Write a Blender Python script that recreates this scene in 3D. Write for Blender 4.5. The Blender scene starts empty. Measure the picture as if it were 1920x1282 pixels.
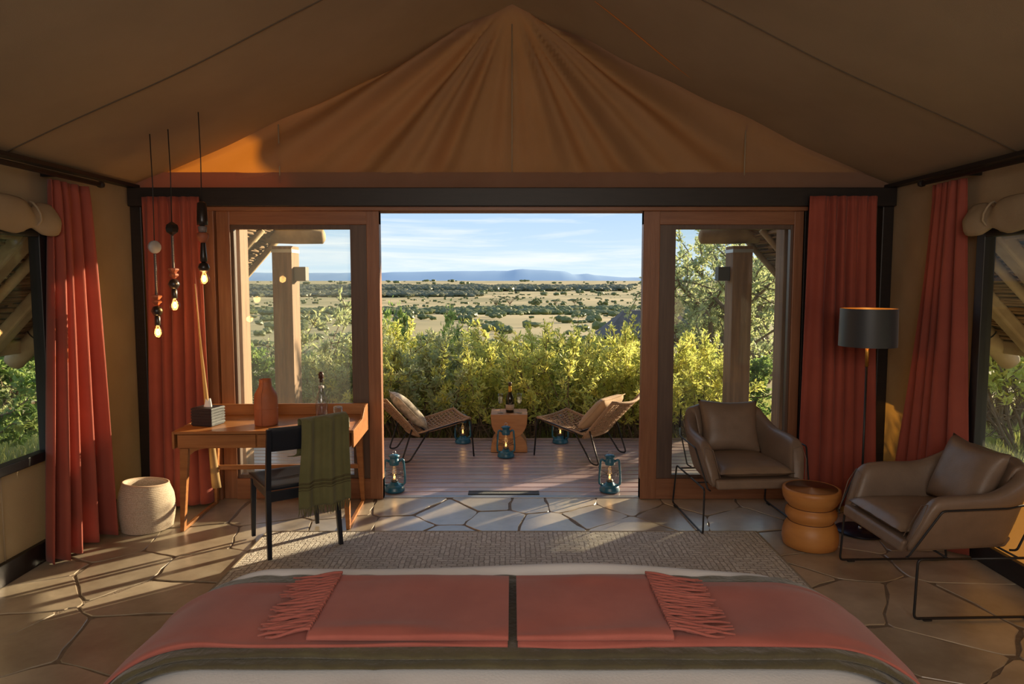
import bpy, bmesh, math, random
from mathutils import Vector, Matrix, noise
R = math.radians
PI = math.pi
rnd = random.Random(7)
scene = bpy.context.scene
COL = scene.collection

# ------------------------------------------------------------------ camera
cd = bpy.data.cameras.new('camera')
cd.sensor_width = 36; cd.lens = 24.0; cd.shift_y = -17/1920
cd.clip_start = 0.05; cd.clip_end = 60000
cam = bpy.data.objects.new('camera', cd); COL.objects.link(cam)
cam.location = (0, 0, 1.8); cam.rotation_euler = (R(90-4.44), 0, 0)
scene.camera = cam

# ------------------------------------------------------------------ world, sun, fill lights, exposure
SUN_E, SUN_A = 13.0, 40.0        # elevation, azimuth from +X towards +Y
w = bpy.data.worlds.new('sky'); scene.world = w; w.use_nodes = True
nt = w.node_tree; nt.nodes.clear()
def wn(t, **k):
    n = nt.nodes.new(t)
    for a, b in k.items(): setattr(n, a, b)
    return n
def wl(a, b): nt.links.new(a, b)
tc = wn('ShaderNodeTexCoord'); sep = wn('ShaderNodeSeparateXYZ'); wl(tc.outputs['Generated'], sep.inputs[0])
ramp = wn('ShaderNodeValToRGB')
e = ramp.color_ramp.elements
e[0].position = 0.0; e[0].color = (0.56, 0.68, 0.78, 1)
e[1].position = 1.0; e[1].color = (0.10, 0.22, 0.50, 1)
m = e.new(0.10); m.color = (0.38, 0.54, 0.72, 1)
m = e.new(0.35); m.color = (0.25, 0.42, 0.66, 1)
wl(sep.outputs['Z'], ramp.inputs[0])
mp = wn('ShaderNodeMapping'); mp.inputs['Scale'].default_value = (1.6, 1.6, 19); wl(tc.outputs['Generated'], mp.inputs[0])
nz = wn('ShaderNodeTexNoise'); nz.inputs['Scale'].default_value = 2.3; nz.inputs['Detail'].default_value = 7; nz.inputs['Roughness'].default_value = .62
nz.inputs['Distortion'].default_value = .5
wl(mp.outputs[0], nz.inputs['Vector'])
cr = wn('ShaderNodeValToRGB'); cr.color_ramp.elements[0].position = .45; cr.color_ramp.elements[0].color = (0, 0, 0, 1)
cr.color_ramp.elements[1].position = .68; cr.color_ramp.elements[1].color = (.85, .85, .85, 1)
wl(nz.outputs['Fac'], cr.inputs[0])
mx = wn('ShaderNodeMixRGB'); mx.inputs[2].default_value = (.74, .77, .79, 1)
wl(cr.outputs[0], mx.inputs[0]); wl(ramp.outputs[0], mx.inputs[1])
bg = wn('ShaderNodeBackground'); bg.inputs['Strength'].default_value = 1.06
wl(mx.outputs[0], bg.inputs[0]); wo = wn('ShaderNodeOutputWorld'); wl(bg.outputs[0], wo.inputs[0])

def light(name, kind, loc, energy, color, size=.1, target=None, sy=None):
    l = bpy.data.lights.new(name, kind); l.energy = energy; l.color = color
    if kind == 'AREA':
        l.size = size
        if sy: l.shape = 'RECTANGLE'; l.size_y = sy
    elif kind == 'POINT': l.shadow_soft_size = size
    o = bpy.data.objects.new(name, l); COL.objects.link(o); o.location = loc
    if target is not None:
        o.rotation_euler = (Vector(target)-Vector(loc)).to_track_quat('-Z', 'Y').to_euler()
    return o
s = light('sun', 'SUN', (20, 20, 10), 10.0, (1.0, .80, .52))
s.data.angle = R(.9)
ce = math.cos(R(SUN_E)); sd = Vector((ce*math.cos(R(SUN_A)), ce*math.sin(R(SUN_A)), math.sin(R(SUN_E))))
s.rotation_euler = sd.to_track_quat('Z', 'Y').to_euler()
light('room_fill_light', 'AREA', (0, -1.6, 2.5), 68, (1.0, .88, .76), 3.2, (0, 4.6, .8), 1.6)  # broad fill added behind the camera to brighten the room
light('warm_fill_light', 'POINT', (2.5, .2, 1.3), 10, (1.0, .66, .36), .25)  # warm fill added out of view beside the bed, no lamp modelled

scene.view_settings.view_transform = 'Standard'
scene.view_settings.look = 'None'
scene.view_settings.exposure = 0.38
scene.view_settings.gamma = 1.0
scene.view_settings.use_curve_mapping = False
try:
    scene.cycles.max_bounces = 10; scene.cycles.transparent_max_bounces = 40
    scene.cycles.use_denoising = True
    scene.cycles.sample_clamp_indirect = 6
except Exception: pass

# ------------------------------------------------------------------ materials
MATS = {}
def mat(name, col, rough=.6, var=None, scale=6, stretch=(1, 1, 1), bump=0, bscale=40, metal=0, trans=0, tcol=None,
        objrand=0, sheen=0, spec=.5, coat=0, detail=4, bstretch=None, emit=0):
    if name in MATS: return MATS[name]
    m = bpy.data.materials.new(name); m.use_nodes = True; MATS[name] = m
    n = m.node_tree.nodes; L = m.node_tree.links
    p = n['Principled BSDF']; out = n['Material Output']
    c = (*col, 1)
    p.inputs['Base Color'].default_value = c; p.inputs['Roughness'].default_value = rough
    p.inputs['Metallic'].default_value = metal; p.inputs['Specular IOR Level'].default_value = spec
    if sheen: p.inputs['Sheen Weight'].default_value = sheen
    if coat: p.inputs['Coat Weight'].default_value = coat; p.inputs['Coat Roughness'].default_value = rough*.7
    if emit: p.inputs['Emission Color'].default_value = c; p.inputs['Emission Strength'].default_value = emit
    tcn = n.new('ShaderNodeTexCoord')
    colout = None
    if var:
        mpn = n.new('ShaderNodeMapping'); mpn.inputs['Scale'].default_value = stretch
        L.new(tcn.outputs['Object'], mpn.inputs[0])
        nn = n.new('ShaderNodeTexNoise'); nn.inputs['Scale'].default_value = scale; nn.inputs['Detail'].default_value = detail
        nn.inputs['Roughness'].default_value = .6
        L.new(mpn.outputs[0], nn.inputs['Vector'])
        if objrand:
            oi = n.new('ShaderNodeObjectInfo'); va = n.new('ShaderNodeVectorMath'); va.operation = 'SCALE'
            cmb = n.new('ShaderNodeCombineXYZ')
            for k in range(3): L.new(oi.outputs['Random'], cmb.inputs[k])
            L.new(cmb.outputs[0], va.inputs[0]); va.inputs['Scale'].default_value = 37
            L.new(va.outputs[0], mpn.inputs['Location'])
        rr = n.new('ShaderNodeValToRGB'); rr.color_ramp.elements[0].position = .34; rr.color_ramp.elements[1].position = .66
        rr.color_ramp.elements[0].color = c; rr.color_ramp.elements[1].color = (*var, 1)
        L.new(nn.outputs['Fac'], rr.inputs[0]); colout = rr.outputs[0]
        if objrand:
            hsv = n.new('ShaderNodeHueSaturation')
            mr = n.new('ShaderNodeMapRange'); mr.inputs['To Min'].default_value = 1-objrand; mr.inputs['To Max'].default_value = 1+objrand
            L.new(oi.outputs['Random'], mr.inputs[0]); L.new(mr.outputs[0], hsv.inputs['Value']); L.new(colout, hsv.inputs['Color'])
            colout = hsv.outputs[0]
        L.new(colout, p.inputs['Base Color'])
    if bump:
        b = n.new('ShaderNodeBump'); b.inputs['Strength'].default_value = bump; b.inputs['Distance'].default_value = .01
        bm_ = n.new('ShaderNodeMapping'); bm_.inputs['Scale'].default_value = bstretch or stretch
        L.new(tcn.outputs['Object'], bm_.inputs[0])
        bn = n.new('ShaderNodeTexNoise'); bn.inputs['Scale'].default_value = bscale; bn.inputs['Detail'].default_value = 5
        L.new(bm_.outputs[0], bn.inputs['Vector']); L.new(bn.outputs['Fac'], b.inputs['Height']); L.new(b.outputs[0], p.inputs['Normal'])
    if trans:
        t = n.new('ShaderNodeBsdfTranslucent'); t.inputs[0].default_value = (*(tcol or col), 1)
        if colout is not None and tcol is None: L.new(colout, t.inputs[0])
        ms = n.new('ShaderNodeMixShader'); ms.inputs[0].default_value = trans
        L.new(p.outputs[0], ms.inputs[1]); L.new(t.outputs[0], ms.inputs[2]); L.new(ms.outputs[0], out.inputs[0])
    return m

def glass_mat(name, tint=(1, 1, 1), refl=1.0, rough=0.0, haze=0):
    m = bpy.data.materials.new(name); m.use_nodes = True; n = m.node_tree.nodes; L = m.node_tree.links; n.clear()
    out = n.new('ShaderNodeOutputMaterial'); t = n.new('ShaderNodeBsdfTransparent'); t.inputs[0].default_value = (*tint, 1)
    g = n.new('ShaderNodeBsdfGlossy'); g.inputs['Roughness'].default_value = rough
    lw = n.new('ShaderNodeLayerWeight'); lw.inputs[0].default_value = .5
    pw = n.new('ShaderNodeMath'); pw.operation = 'POWER'; pw.inputs[1].default_value = 5; L.new(lw.outputs['Facing'], pw.inputs[0])
    mu = n.new('ShaderNodeMath'); mu.operation = 'MULTIPLY_ADD'; mu.inputs[1].default_value = .95*refl; mu.inputs[2].default_value = .045*refl; L.new(pw.outputs[0], mu.inputs[0])
    ms = n.new('ShaderNodeMixShader'); L.new(mu.outputs[0], ms.inputs[0]); L.new(t.outputs[0], ms.inputs[1]); L.new(g.outputs[0], ms.inputs[2])
    last = ms
    if haze:
        d = n.new('ShaderNodeBsdfTranslucent'); d.inputs[0].default_value = (.9, .9, .85, 1)
        m2 = n.new('ShaderNodeMixShader'); m2.inputs[0].default_value = haze
        L.new(ms.outputs[0], m2.inputs[1]); L.new(d.outputs[0], m2.inputs[2]); last = m2
    L.new(last.outputs[0], out.inputs[0]); return m

CANVAS = mat('canvas', (.34, .265, .175), .9, (.38, .30, .20), 3, bump=.25, bscale=260, trans=.11, tcol=(.80, .36, .05))
CEIL = mat('ceiling_canvas', (.31, .235, .16), .9, (.35, .265, .18), 2, bump=.2, bscale=260, trans=.08, tcol=(.8, .4, .1))
BLACK = mat('black_metal', (.012, .012, .014), .45)
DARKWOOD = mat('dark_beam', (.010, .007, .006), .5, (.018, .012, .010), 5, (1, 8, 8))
DOORWOOD = mat('door_wood', (.29, .125, .06), .42, (.22, .088, .04), 5, (9, 9, .5), bump=.1, bscale=20)
DOORRAIL = mat('door_rail_wood', (.29, .125, .06), .42, (.22, .088, .04), 5, (.5, 9, 9), bump=.1, bscale=20)
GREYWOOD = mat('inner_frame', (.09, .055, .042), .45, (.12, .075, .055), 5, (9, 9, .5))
DESKWOOD = mat('desk_wood', (.40, .165, .052), .38, (.29, .11, .033), 4, (.6, 9, 9), bump=.08, bscale=18)
POSTWOOD = mat('post_wood', (.33, .19, .105), .7, (.20, .115, .065), 5, (5, 5, .35), bump=.3, bscale=12)
LOG = mat('log_wood', (.52, .38, .21), .75, (.34, .23, .12), 4, (1, 1, 1), bump=.4, bscale=14)
REED = mat('reed', (.40, .24, .11), .8, (.20, .11, .05), 9, (3, .3, 3), objrand=.3)
THATCH = mat('thatch', (.28, .20, .12), .95, (.16, .11, .07), 14, bump=.8, bscale=60)
DECKW = mat('deck_wood', (.34, .235, .225), .40, (.46, .33, .32), 3, (.5, 6, 6), bump=.12, bscale=20, objrand=.22, spec=1.0, coat=.8)
STONE = mat('flagstone', (.47, .40, .30), .33, (.30, .245, .175), 3.4, bump=.3, bscale=7, objrand=.2, detail=10, spec=.9, coat=.45)
GROUT = mat('grout', (.22, .165, .115), .85, (.16, .12, .08), 20, bump=.5, bscale=80)
CURTAIN = mat('coral_curtain', (.37, .085, .055), .85, (.31, .068, .045), 3, trans=.15, tcol=(.75, .12, .03), sheen=.1, bump=.08, bscale=300)
LINING = mat('curtain_lining', (.55, .38, .18), .9, trans=.4)
FELT = mat('coral_wool', (.40, .12, .095), .95, (.34, .095, .075), 5, sheen=.15, bump=.15, bscale=500)
QUILT = mat('olive_quilt', (.085, .075, .035), .9, (.06, .05, .028), 6, sheen=.3, bump=.4, bscale=60)
WHITE = mat('white_cotton', (.82, .84, .88), .85, bump=.1, bscale=120)
LEATHER = mat('taupe_leather', (.215, .15, .108), .42, (.18, .125, .09), 7, bump=.12, bscale=150)
CUSHL = mat('taupe_seat_leather', (.25, .175, .12), .38, (.21, .145, .10), 6, bump=.15, bscale=60)
STOOLW = mat('ochre_wood', (.56, .25, .065), .45, (.47, .19, .05), 3, (1, 1, 3))
BLUE = mat('lantern_blue', (.014, .12, .20), .34, coat=.3)
BRASS = mat('brass', (.75, .42, .10), .3, metal=.9)
ROPE = mat('woven_rope', (.46, .29, .165), .8, (.36, .21, .11), 30, bump=.5, bscale=120)
CUSHION = mat('patterned_cushion', (.70, .60, .46), .9, (.30, .26, .18), 16, bump=.2, bscale=60)
TANWOOD = mat('carved_table_wood', (.50, .25, .10), .5, (.40, .18, .07), 4, (1, 1, 5))
GLASS = glass_mat('window_glass', (.94, .96, .94), .35, haze=.014)
GLASS2 = glass_mat('side_window_glass', (.95, .97, .95), .35, haze=.01)
CLEAR = glass_mat('clear_glass', (.91, .91, .93), 1.6)
CLEARL = glass_mat('lantern_glass', (.95, .96, .96), .6)
FLAME = mat('flame', (1.0, .50, .12), .5, emit=3)
FILAMENT = mat('filament', (1.0, .62, .22), .5, emit=9)
BULBG = glass_mat('bulb_glass', (1.0, .86, .6), .9)
BARK = mat('bark', (.16, .11, .075), .9, (.24, .17, .11), 12, bump=.5, bscale=40)
def leafmat(name, a, b, c, scale=4.0):
    m = bpy.data.materials.new(name); m.use_nodes = True; n = m.node_tree.nodes; L = m.node_tree.links
    p = n['Principled BSDF']; p.inputs['Roughness'].default_value = .45
    tcn = n.new('ShaderNodeTexCoord'); nn = n.new('ShaderNodeTexNoise'); nn.inputs['Scale'].default_value = scale; nn.inputs['Detail'].default_value = 6
    nn.inputs['Roughness'].default_value = .8
    L.new(tcn.outputs['Object'], nn.inputs['Vector'])
    r = n.new('ShaderNodeValToRGB'); r.color_ramp.elements[0].position = .33; r.color_ramp.elements[0].color = (*a, 1)
    r.color_ramp.elements[1].position = .66; r.color_ramp.elements[1].color = (*c, 1)
    k = r.color_ramp.elements.new(.5); k.color = (*b, 1)
    L.new(nn.outputs['Fac'], r.inputs[0]); L.new(r.outputs[0], p.inputs['Base Color'])
    t = n.new('ShaderNodeBsdfTranslucent'); L.new(r.outputs[0], t.inputs[0])
    ms = n.new('ShaderNodeMixShader'); ms.inputs[0].default_value = .55
    L.new(p.outputs[0], ms.inputs[1]); L.new(t.outputs[0], ms.inputs[2]); L.new(ms.outputs[0], n['Material Output'].inputs[0])
    return m
LEAF_Y = leafmat('leaf_yellow_green', (.42, .50, .13), (.68, .70, .20), (.90, .80, .18))
LEAF_G = leafmat('leaf_green', (.32, .39, .19), (.50, .55, .28), (.70, .68, .32))
LEAF_D = leafmat('leaf_dark', (.15, .25, .07), (.26, .38, .11), (.46, .50, .16))

# ------------------------------------------------------------------ mesh builder
class MB:
    def __init__(s): s.v = []; s.f = []
    def add(s, vs, fs, M=None):
        b = len(s.v)
        s.v += [(M @ Vector(p)) if M else Vector(p) for p in vs]
        s.f += [tuple(b+i for i in f) for f in fs]; return s
    def box(s, x0, x1, y0, y1, z0, z1, M=None):
        vs = [(x, y, z) for z in (z0, z1) for y in (y0, y1) for x in (x0, x1)]
        return s.add(vs, [(0, 2, 3, 1), (4, 5, 7, 6), (0, 1, 5, 4), (2, 6, 7, 3), (0, 4, 6, 2), (1, 3, 7, 5)], M)
    def hexa(s, bot, top, M=None):
        return s.add(list(bot)+list(top), [(3, 2, 1, 0), (4, 5, 6, 7), (0, 1, 5, 4), (1, 2, 6, 5), (2, 3, 7, 6), (3, 0, 4, 7)], M)
    def prism(s, poly, z0, z1, M=None):
        n = len(poly)
        vs = [(x, y, z0) for x, y in poly]+[(x, y, z1) for x, y in poly]
        return s.add(vs, [tuple(range(n-1, -1, -1)), tuple(range(n, 2*n))]+[(i, (i+1) % n, n+(i+1) % n, n+i) for i in range(n)], M)
    def tube(s, pts, r, n=8, closed=False, M=None, cap=True):
        pts = [Vector(p) for p in pts]; k = len(pts)
        rs = r if isinstance(r, (list, tuple)) else [r]*k
        vs = []; prev = None
        for i, p in enumerate(pts):
            a = pts[(i-1) % k] if (closed or i > 0) else pts[0]; b = pts[(i+1) % k] if (closed or i < k-1) else pts[-1]
            t = (b-a).normalized()
            if prev is None: u = t.orthogonal().normalized()
            else:
                u = prev - t*prev.dot(t)
                u = u.normalized() if u.length > 1e-6 else t.orthogonal().normalized()
            prev = u; vv = t.cross(u)
            for j in range(n):
                an = 2*PI*j/n; vs.append(p+(u*math.cos(an)+vv*math.sin(an))*rs[i])
        fs = []
        for i in range(k if closed else k-1):
            for j in range(n):
                a = i*n+j; b = i*n+(j+1) % n; c = ((i+1) % k)*n+(j+1) % n; d = ((i+1) % k)*n+j
                fs.append((a, b, c, d))
        if cap and not closed: fs += [tuple(range(n-1, -1, -1)), tuple(range((k-1)*n, k*n))]
        return s.add(vs, fs, M)
    def lathe(s, prof, n=24, c=(0, 0, 0), M=None):
        vs = []; fs = []; k = len(prof)
        for r, z in prof:
            for j in range(n):
                a = 2*PI*j/n; vs.append((c[0]+r*math.cos(a), c[1]+r*math.sin(a), c[2]+z))
        for i in range(k-1):
            for j in range(n): fs.append((i*n+j, i*n+(j+1) % n, (i+1)*n+(j+1) % n, (i+1)*n+j))
        if prof[0][0] > 1e-5: fs.append(tuple(range(n-1, -1, -1)))
        if prof[-1][0] > 1e-5: fs.append(tuple(range((k-1)*n, k*n)))
        return s.add(vs, fs, M)
    def grid(s, fn, nu, nv, M=None, closeu=False):
        vs = [fn(i/nu, j/nv) for j in range(nv+1) for i in range(nu+(0 if closeu else 1))]
        W = nu if closeu else nu+1; fs = []
        for j in range(nv):
            for i in range(nu):
                i2 = (i+1) % W if closeu else i+1
                fs.append((j*W+i, j*W+i2, (j+1)*W+i2, (j+1)*W+i))
        return s.add(vs, fs, M)
    def build(s, name, m, parent=None, smooth=False, bevel=0, sub=0, solid=0, off=-1, loc=None, weld=False, bseg=2):
        me = bpy.data.meshes.new(name); me.from_pydata([tuple(p) for p in s.v], [], s.f)
        bm = bmesh.new(); bm.from_mesh(me)
        if weld: bmesh.ops.remove_doubles(bm, verts=bm.verts, dist=1e-4)
        else: bmesh.ops.remove_doubles(bm, verts=bm.verts, dist=1e-6)
        if len(bm.faces) < 60000: bmesh.ops.recalc_face_normals(bm, faces=bm.faces)
        bm.to_mesh(me); bm.free()
        if smooth: me.polygons.foreach_set('use_smooth', [True]*len(me.polygons))
        me.materials.append(m); me.update()
        o = bpy.data.objects.new(name, me); COL.objects.link(o)
        if parent: o.parent = parent
        if loc: o.location = loc
        if solid: md = o.modifiers.new('solid', 'SOLIDIFY'); md.thickness = solid; md.offset = off
        if bevel:
            md = o.modifiers.new('bevel', 'BEVEL'); md.width = bevel; md.segments = bseg; md.limit_method = 'ANGLE'; md.angle_limit = R(40)
        if sub: md = o.modifiers.new('sub', 'SUBSURF'); md.levels = sub; md.render_levels = sub
        return o

def tag(o, label, cat, group=None, kind=None):
    if label: o['label'] = label
    if cat: o['category'] = cat
    if group: o['group'] = group
    if kind: o['kind'] = kind
    return o
def thing(name, label, cat, loc=(0, 0, 0), rz=0, group=None):
    o = bpy.data.objects.new(name, None); COL.objects.link(o); o.empty_display_size = .1
    o.location = loc; o.rotation_euler = (0, 0, rz); return tag(o, label, cat, group)
def struct(o, label, cat='structure'): o['kind'] = 'structure'; o['label'] = label; o['category'] = cat; return o
def copy_tree(o, parent=None):
    c = o.copy(); COL.objects.link(c); c.parent = parent
    for ch in [x for x in o.children]: copy_tree(ch, c)
    return c
def stuff(o): o['kind'] = 'stuff'; return o
def sm(a, b, t): t = max(0, min(1, (t-a)/(b-a))); return t*t*(3-2*t)
def arc(pts, rad=.03, k=5):          # round the corners of a polyline
    pts = [Vector(p) for p in pts]; out = [pts[0]]
    for i in range(1, len(pts)-1):
        a = (pts[i-1]-pts[i]); b = (pts[i+1]-pts[i]); r = min(rad, a.length*.45, b.length*.45)
        p0 = pts[i]+a.normalized()*r; p1 = pts[i]+b.normalized()*r
        for j in range(k+1):
            t = j/k; out.append(p0*(1-t)**2+pts[i]*2*t*(1-t)+p1*t*t)
    out.append(pts[-1]); return out
def N3(x, y, z): return noise.noise(Vector((x, y, z)))

# ================================================================== ROOM SHELL
WX, FY, BY, EZ, RZ = 3.03, 5.55, -2.6, 2.54, 3.94
exec_parts = []
# floor: mortar bed carrying the flagstones
floor = struct(MB().box(-WX-.05, WX+.05, BY, FY+.02, -.12, -.006).build('floor', GROUT), 'crazy-paved floor of tan flagstones in dark mortar', 'floor')
def clip(poly, p, n):
    out = []
    for i in range(len(poly)):
        a = poly[i]; b = poly[(i+1) % len(poly)]
        da = (a[0]-p[0])*n[0]+(a[1]-p[1])*n[1]; db = (b[0]-p[0])*n[0]+(b[1]-p[1])*n[1]
        if da <= 0: out.append(a)
        if (da < 0 < db) or (db < 0 < da):
            t = da/(da-db); out.append((a[0]+(b[0]-a[0])*t, a[1]+(b[1]-a[1])*t))
    return out
seeds = [(-.86, 5.36), (-.50, 5.15), (-.15, 5.42), (.14, 5.40), (-.10, 5.02), (.42, 5.42), (.62, 5.12), (.26, 4.95), (.95, 5.38), (-.80, 4.86),
         (1.22, 5.12), (.86, 4.82), (1.5, 5.38), (1.75, 5.0), (-1.35, 5.3), (-1.22, 4.85), (-1.9, 5.2), (-1.7, 4.75), (2.15, 5.3), (2.3, 4.85)]
rs = random.Random(3); yj = 0; row = 0
while yj < 90:
    y = -2.3+row*.46
    if y > 5.4: break
    for i in range(12):
        x = -2.9+i*.56+(.27 if row % 2 else 0)+rs.uniform(-.22, .22); yy_ = y+rs.uniform(-.17, .17)
        if all((x-a)**2+(yy_-b)**2 > .33**2 for a, b in seeds[:20]) and abs(x) < WX and yy_ < FY-.1: seeds.append((x, yy_))
    row += 1
for i, sp in enumerate(seeds):
    if sp[1] < -.2: continue
    poly = [(-WX, -.4), (WX, -.4), (WX, FY), (-WX, FY)]
    for j, q in enumerate(seeds):
        if i == j: continue
        d = (q[0]-sp[0], q[1]-sp[1]); L_ = math.hypot(*d)
        if L_ > 2.4: continue
        g = .005+.007*(0.5+.5*math.sin(i*j+1.3))
        poly = clip(poly, ((sp[0]+q[0])/2-d[0]/L_*g, (sp[1]+q[1])/2-d[1]/L_*g), d)
        if len(poly) < 3: break
    if len(poly) < 3: continue
    pts = []
    for k in range(len(poly)):
        a = poly[k]; b = poly[(k+1) % len(poly)]; L_ = math.hypot(b[0]-a[0], b[1]-a[1])
        if L_ < .03: continue
        nseg = 2 if L_ < .25 else 4
        for q in range(nseg):
            t = (q+(.18 if q == 0 else 0))/nseg
            jx = 0 if q == 0 else rs.uniform(-.014, .014)
            pts.append((a[0]+(b[0]-a[0])*t+jx-sp[0], a[1]+(b[1]-a[1])*t+(0 if q == 0 else rs.uniform(-.010, .010))-sp[1]))
        pts.append((a[0]+(b[0]-a[0])*.96-sp[0], a[1]+(b[1]-a[1])*.96-sp[1]))
    n = len(pts); dz = rs.uniform(-.003, 0)
    vs = [(x, y, -.03) for x, y in pts]+[(x, y, -.0035+dz) for x, y in pts]+[(x*.988, y*.988, dz) for x, y in pts]
    fs = [tuple(range(2*n, 3*n))]
    for k in range(n):
        k2 = (k+1) % n; fs += [(k, k2, n+k2, n+k), (n+k, n+k2, 2*n+k2, 2*n+k)]
    o = MB().add(vs, fs).build('flagstone', STONE, floor, loc=(sp[0], sp[1], 0))

# side walls of canvas with a long window each (rear part of the room lies behind the camera)
WY0, WY1, WZ0, WZ1 = 1.9, 4.42, .66, 2.12
def wall_side(sg, name, label):
    mb = MB()
    def pan(y0, y1, z0, z1, ny, nz):
        def f(u, v):
            y = y0+(y1-y0)*u; z = z0+(z1-z0)*v
            ed = min(1, 6*min(u, 1-u)+.0)*min(1, 6*min(v, 1-v))
            return (sg*(WX+ed*(.018*N3(y*2.2+z*1.6, z*1.2, 3*sg)+.010*N3(y*5-z*4, z*3, 7))), y, z)
        mb.grid(f, ny, nz)
    pan(WY1, FY, 0, EZ, 24, 30); pan(WY0, WY1, 0, WZ0, 30, 10); pan(WY0, WY1, WZ1, EZ, 30, 8); pan(BY, WY0, 0, EZ, 12, 8)
    o = mb.build(name, CANVAS, smooth=True)
    return struct(o, label, 'wall')
wl_ = wall_side(-1, 'wall_left', 'khaki canvas side wall left of the desk corner')
wr_ = wall_side(1, 'wall_right', 'khaki canvas side wall right of the floor lamp')
MB().tube([(-WX+.012, 3.95, .02), (-WX+.012, 3.95, WZ0)], .004, 6).build('seam', CANVAS, wl_, smooth=True)
mb = MB().grid(lambda u, v: (WX*(2*u-1), BY, v*EZ), 4, 2)
mb.add([(-WX, BY, EZ), (WX, BY, EZ), (0, BY, RZ)], [(0, 1, 2)])
struct(mb.build('wall_back', CANVAS), 'canvas wall behind the bed', 'wall')
# front: gable canvas with radiating folds, valance band, canvas beside the doors
def gable(u, v):
    # v: 0 bottom .. 1 at the roof line ; u across
    x = WX*(2*u-1); zt = EZ+(RZ-EZ)*(1-abs(x)/WX); zb = 2.53
    z = zb+(zt-zb)*v
    ang = math.atan2(x, (RZ+.05)-z); r = math.hypot(x, RZ-z)
    am = .085*sm(.04, .5, r)*(1-.6*sm(1.1, 2.8, r))*sm(0, .25, v+.03)
    fold = math.sin(ang*19+1.1*math.sin(ang*5))*.8+.5*math.sin(ang*37+.7)
    msk = sm(.16, .55, abs(ang))
    y = FY-.03-am*fold*(.25+.75*msk)-.02*N3(x*2, z*3, 1)
    return (x, y-.03*sm(.75, 1, v), z)
GABLE = mat('gable_canvas', (.22, .135, .09), .9, (.25, .155, .105), 3, bump=.2, bscale=260, trans=.19, tcol=(.85, .27, .015))
gb = MB().grid(gable, 220, 50)
wf = struct(gb.build('wall_front', GABLE, smooth=True), 'gathered canvas gable above the open glass doors', 'wall')
MB().grid(lambda u, v: (WX*(2*u-1), FY-.06-.012*math.sin(v*PI)+.004*N3(u*30, v, 2), 2.515+.135*v), 120, 3).build('canvas_valance', GABLE, wf, smooth=True)
MB().tube([(0, FY-.045, 2.56), (0, FY-.05, RZ-.15)], .005, 6).build('seam', CANVAS, wf, smooth=True)
for sx in (-1.84, 1.84):
    MB().tube([(sx, FY-.06, 2.56), (sx, FY-.065, 3.02)], .006, 6).build('seam', CANVAS, wf, smooth=True)
for a, b in ((-WX, -2.44), (2.32, WX)):
    MB().grid(lambda u, v: (a+(b-a)*u, FY+.005*N3(u*4, v*4, 5), 2.54*v), 8, 12).build('canvas_panel', CANVAS, wf, smooth=True)
# ceiling: two sagging slopes
def slope(sg):
    def f(u, v):
        x = WX*u; y = BY+(FY-BY)*v
        z = RZ+(EZ-RZ)*u - .022*math.sin(PI*u)*(.8+.3*math.sin(y*1.4))
        z += .012*math.sin((u*5+y*1.2)*2.1)*math.sin(PI*u)
        z -= .012*sm(5.0, 5.55, y)*math.sin(PI*u)*(1+.5*math.sin(u*28))
        return (sg*x, y, z)
    return f
cb = MB().grid(slope(-1), 40, 60).grid(slope(1), 40, 60)
SEAMD = mat('seam_thread', (.10, .07, .045), .9)
ceil = struct(cb.build('ceiling', CEIL, smooth=True), 'sagging brown canvas tent roof with sewn seams', 'ceiling')
for sg in (-1, 1):
    f = slope(sg)
    for yv in (4.11, 1.6):
        v = (yv-BY)/(FY-BY)
        MB().tube([Vector(f(i/30, v))+Vector((0, 0, -.002)) for i in range(31)], .0045, 5).build('seam', SEAMD, ceil, smooth=True)
# sun through a seam gap, painted as an orange strip on the right slope
SEAMO = mat('painted_sun_gap', (.85, .36, .11), .8, trans=.3, tcol=(.9, .35, .05))
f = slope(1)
def sun_gap_pt(i):
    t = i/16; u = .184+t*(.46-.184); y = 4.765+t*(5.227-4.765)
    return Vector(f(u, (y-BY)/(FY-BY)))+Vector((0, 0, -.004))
MB().grid(lambda u, v: sun_gap_pt(v*16)+Vector((-.4, .9, .18)).normalized()*(u-.5)*.02*math.sin(PI*min(1, .08+v))**.6, 1, 16).build('sun_gap_strip', SEAMO, ceil)
# outer sheet: dark eave rails and corner poles
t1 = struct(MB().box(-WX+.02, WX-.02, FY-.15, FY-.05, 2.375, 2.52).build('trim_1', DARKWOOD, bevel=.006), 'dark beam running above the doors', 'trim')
for k, sg in ((2, -1), (3, 1)):
    o = MB().box(min(sg*2.95, sg*3.03), max(sg*2.95, sg*3.03), BY+.05, FY-.02, 2.522, 2.548).build('trim_%d' % k, BLACK)
    struct(o, 'dark eave rail along the %s wall' % ('left' if sg < 0 else 'right'), 'trim')
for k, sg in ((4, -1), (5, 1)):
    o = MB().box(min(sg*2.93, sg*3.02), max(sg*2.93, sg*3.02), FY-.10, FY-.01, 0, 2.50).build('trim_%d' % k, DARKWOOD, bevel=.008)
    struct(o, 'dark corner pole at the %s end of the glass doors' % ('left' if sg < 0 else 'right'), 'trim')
for nm, sg in (('baseboard_left', -1), ('baseboard_right', 1)):
    o = MB().box(min(sg*2.99, sg*3.025), max(sg*2.99, sg*3.025), BY+.05, FY-.12, 0, .13).build(nm, DARKWOOD, bevel=.004)
    struct(o, 'black base rail under the %s canvas wall' % nm.split('_')[1], 'baseboard')

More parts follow.
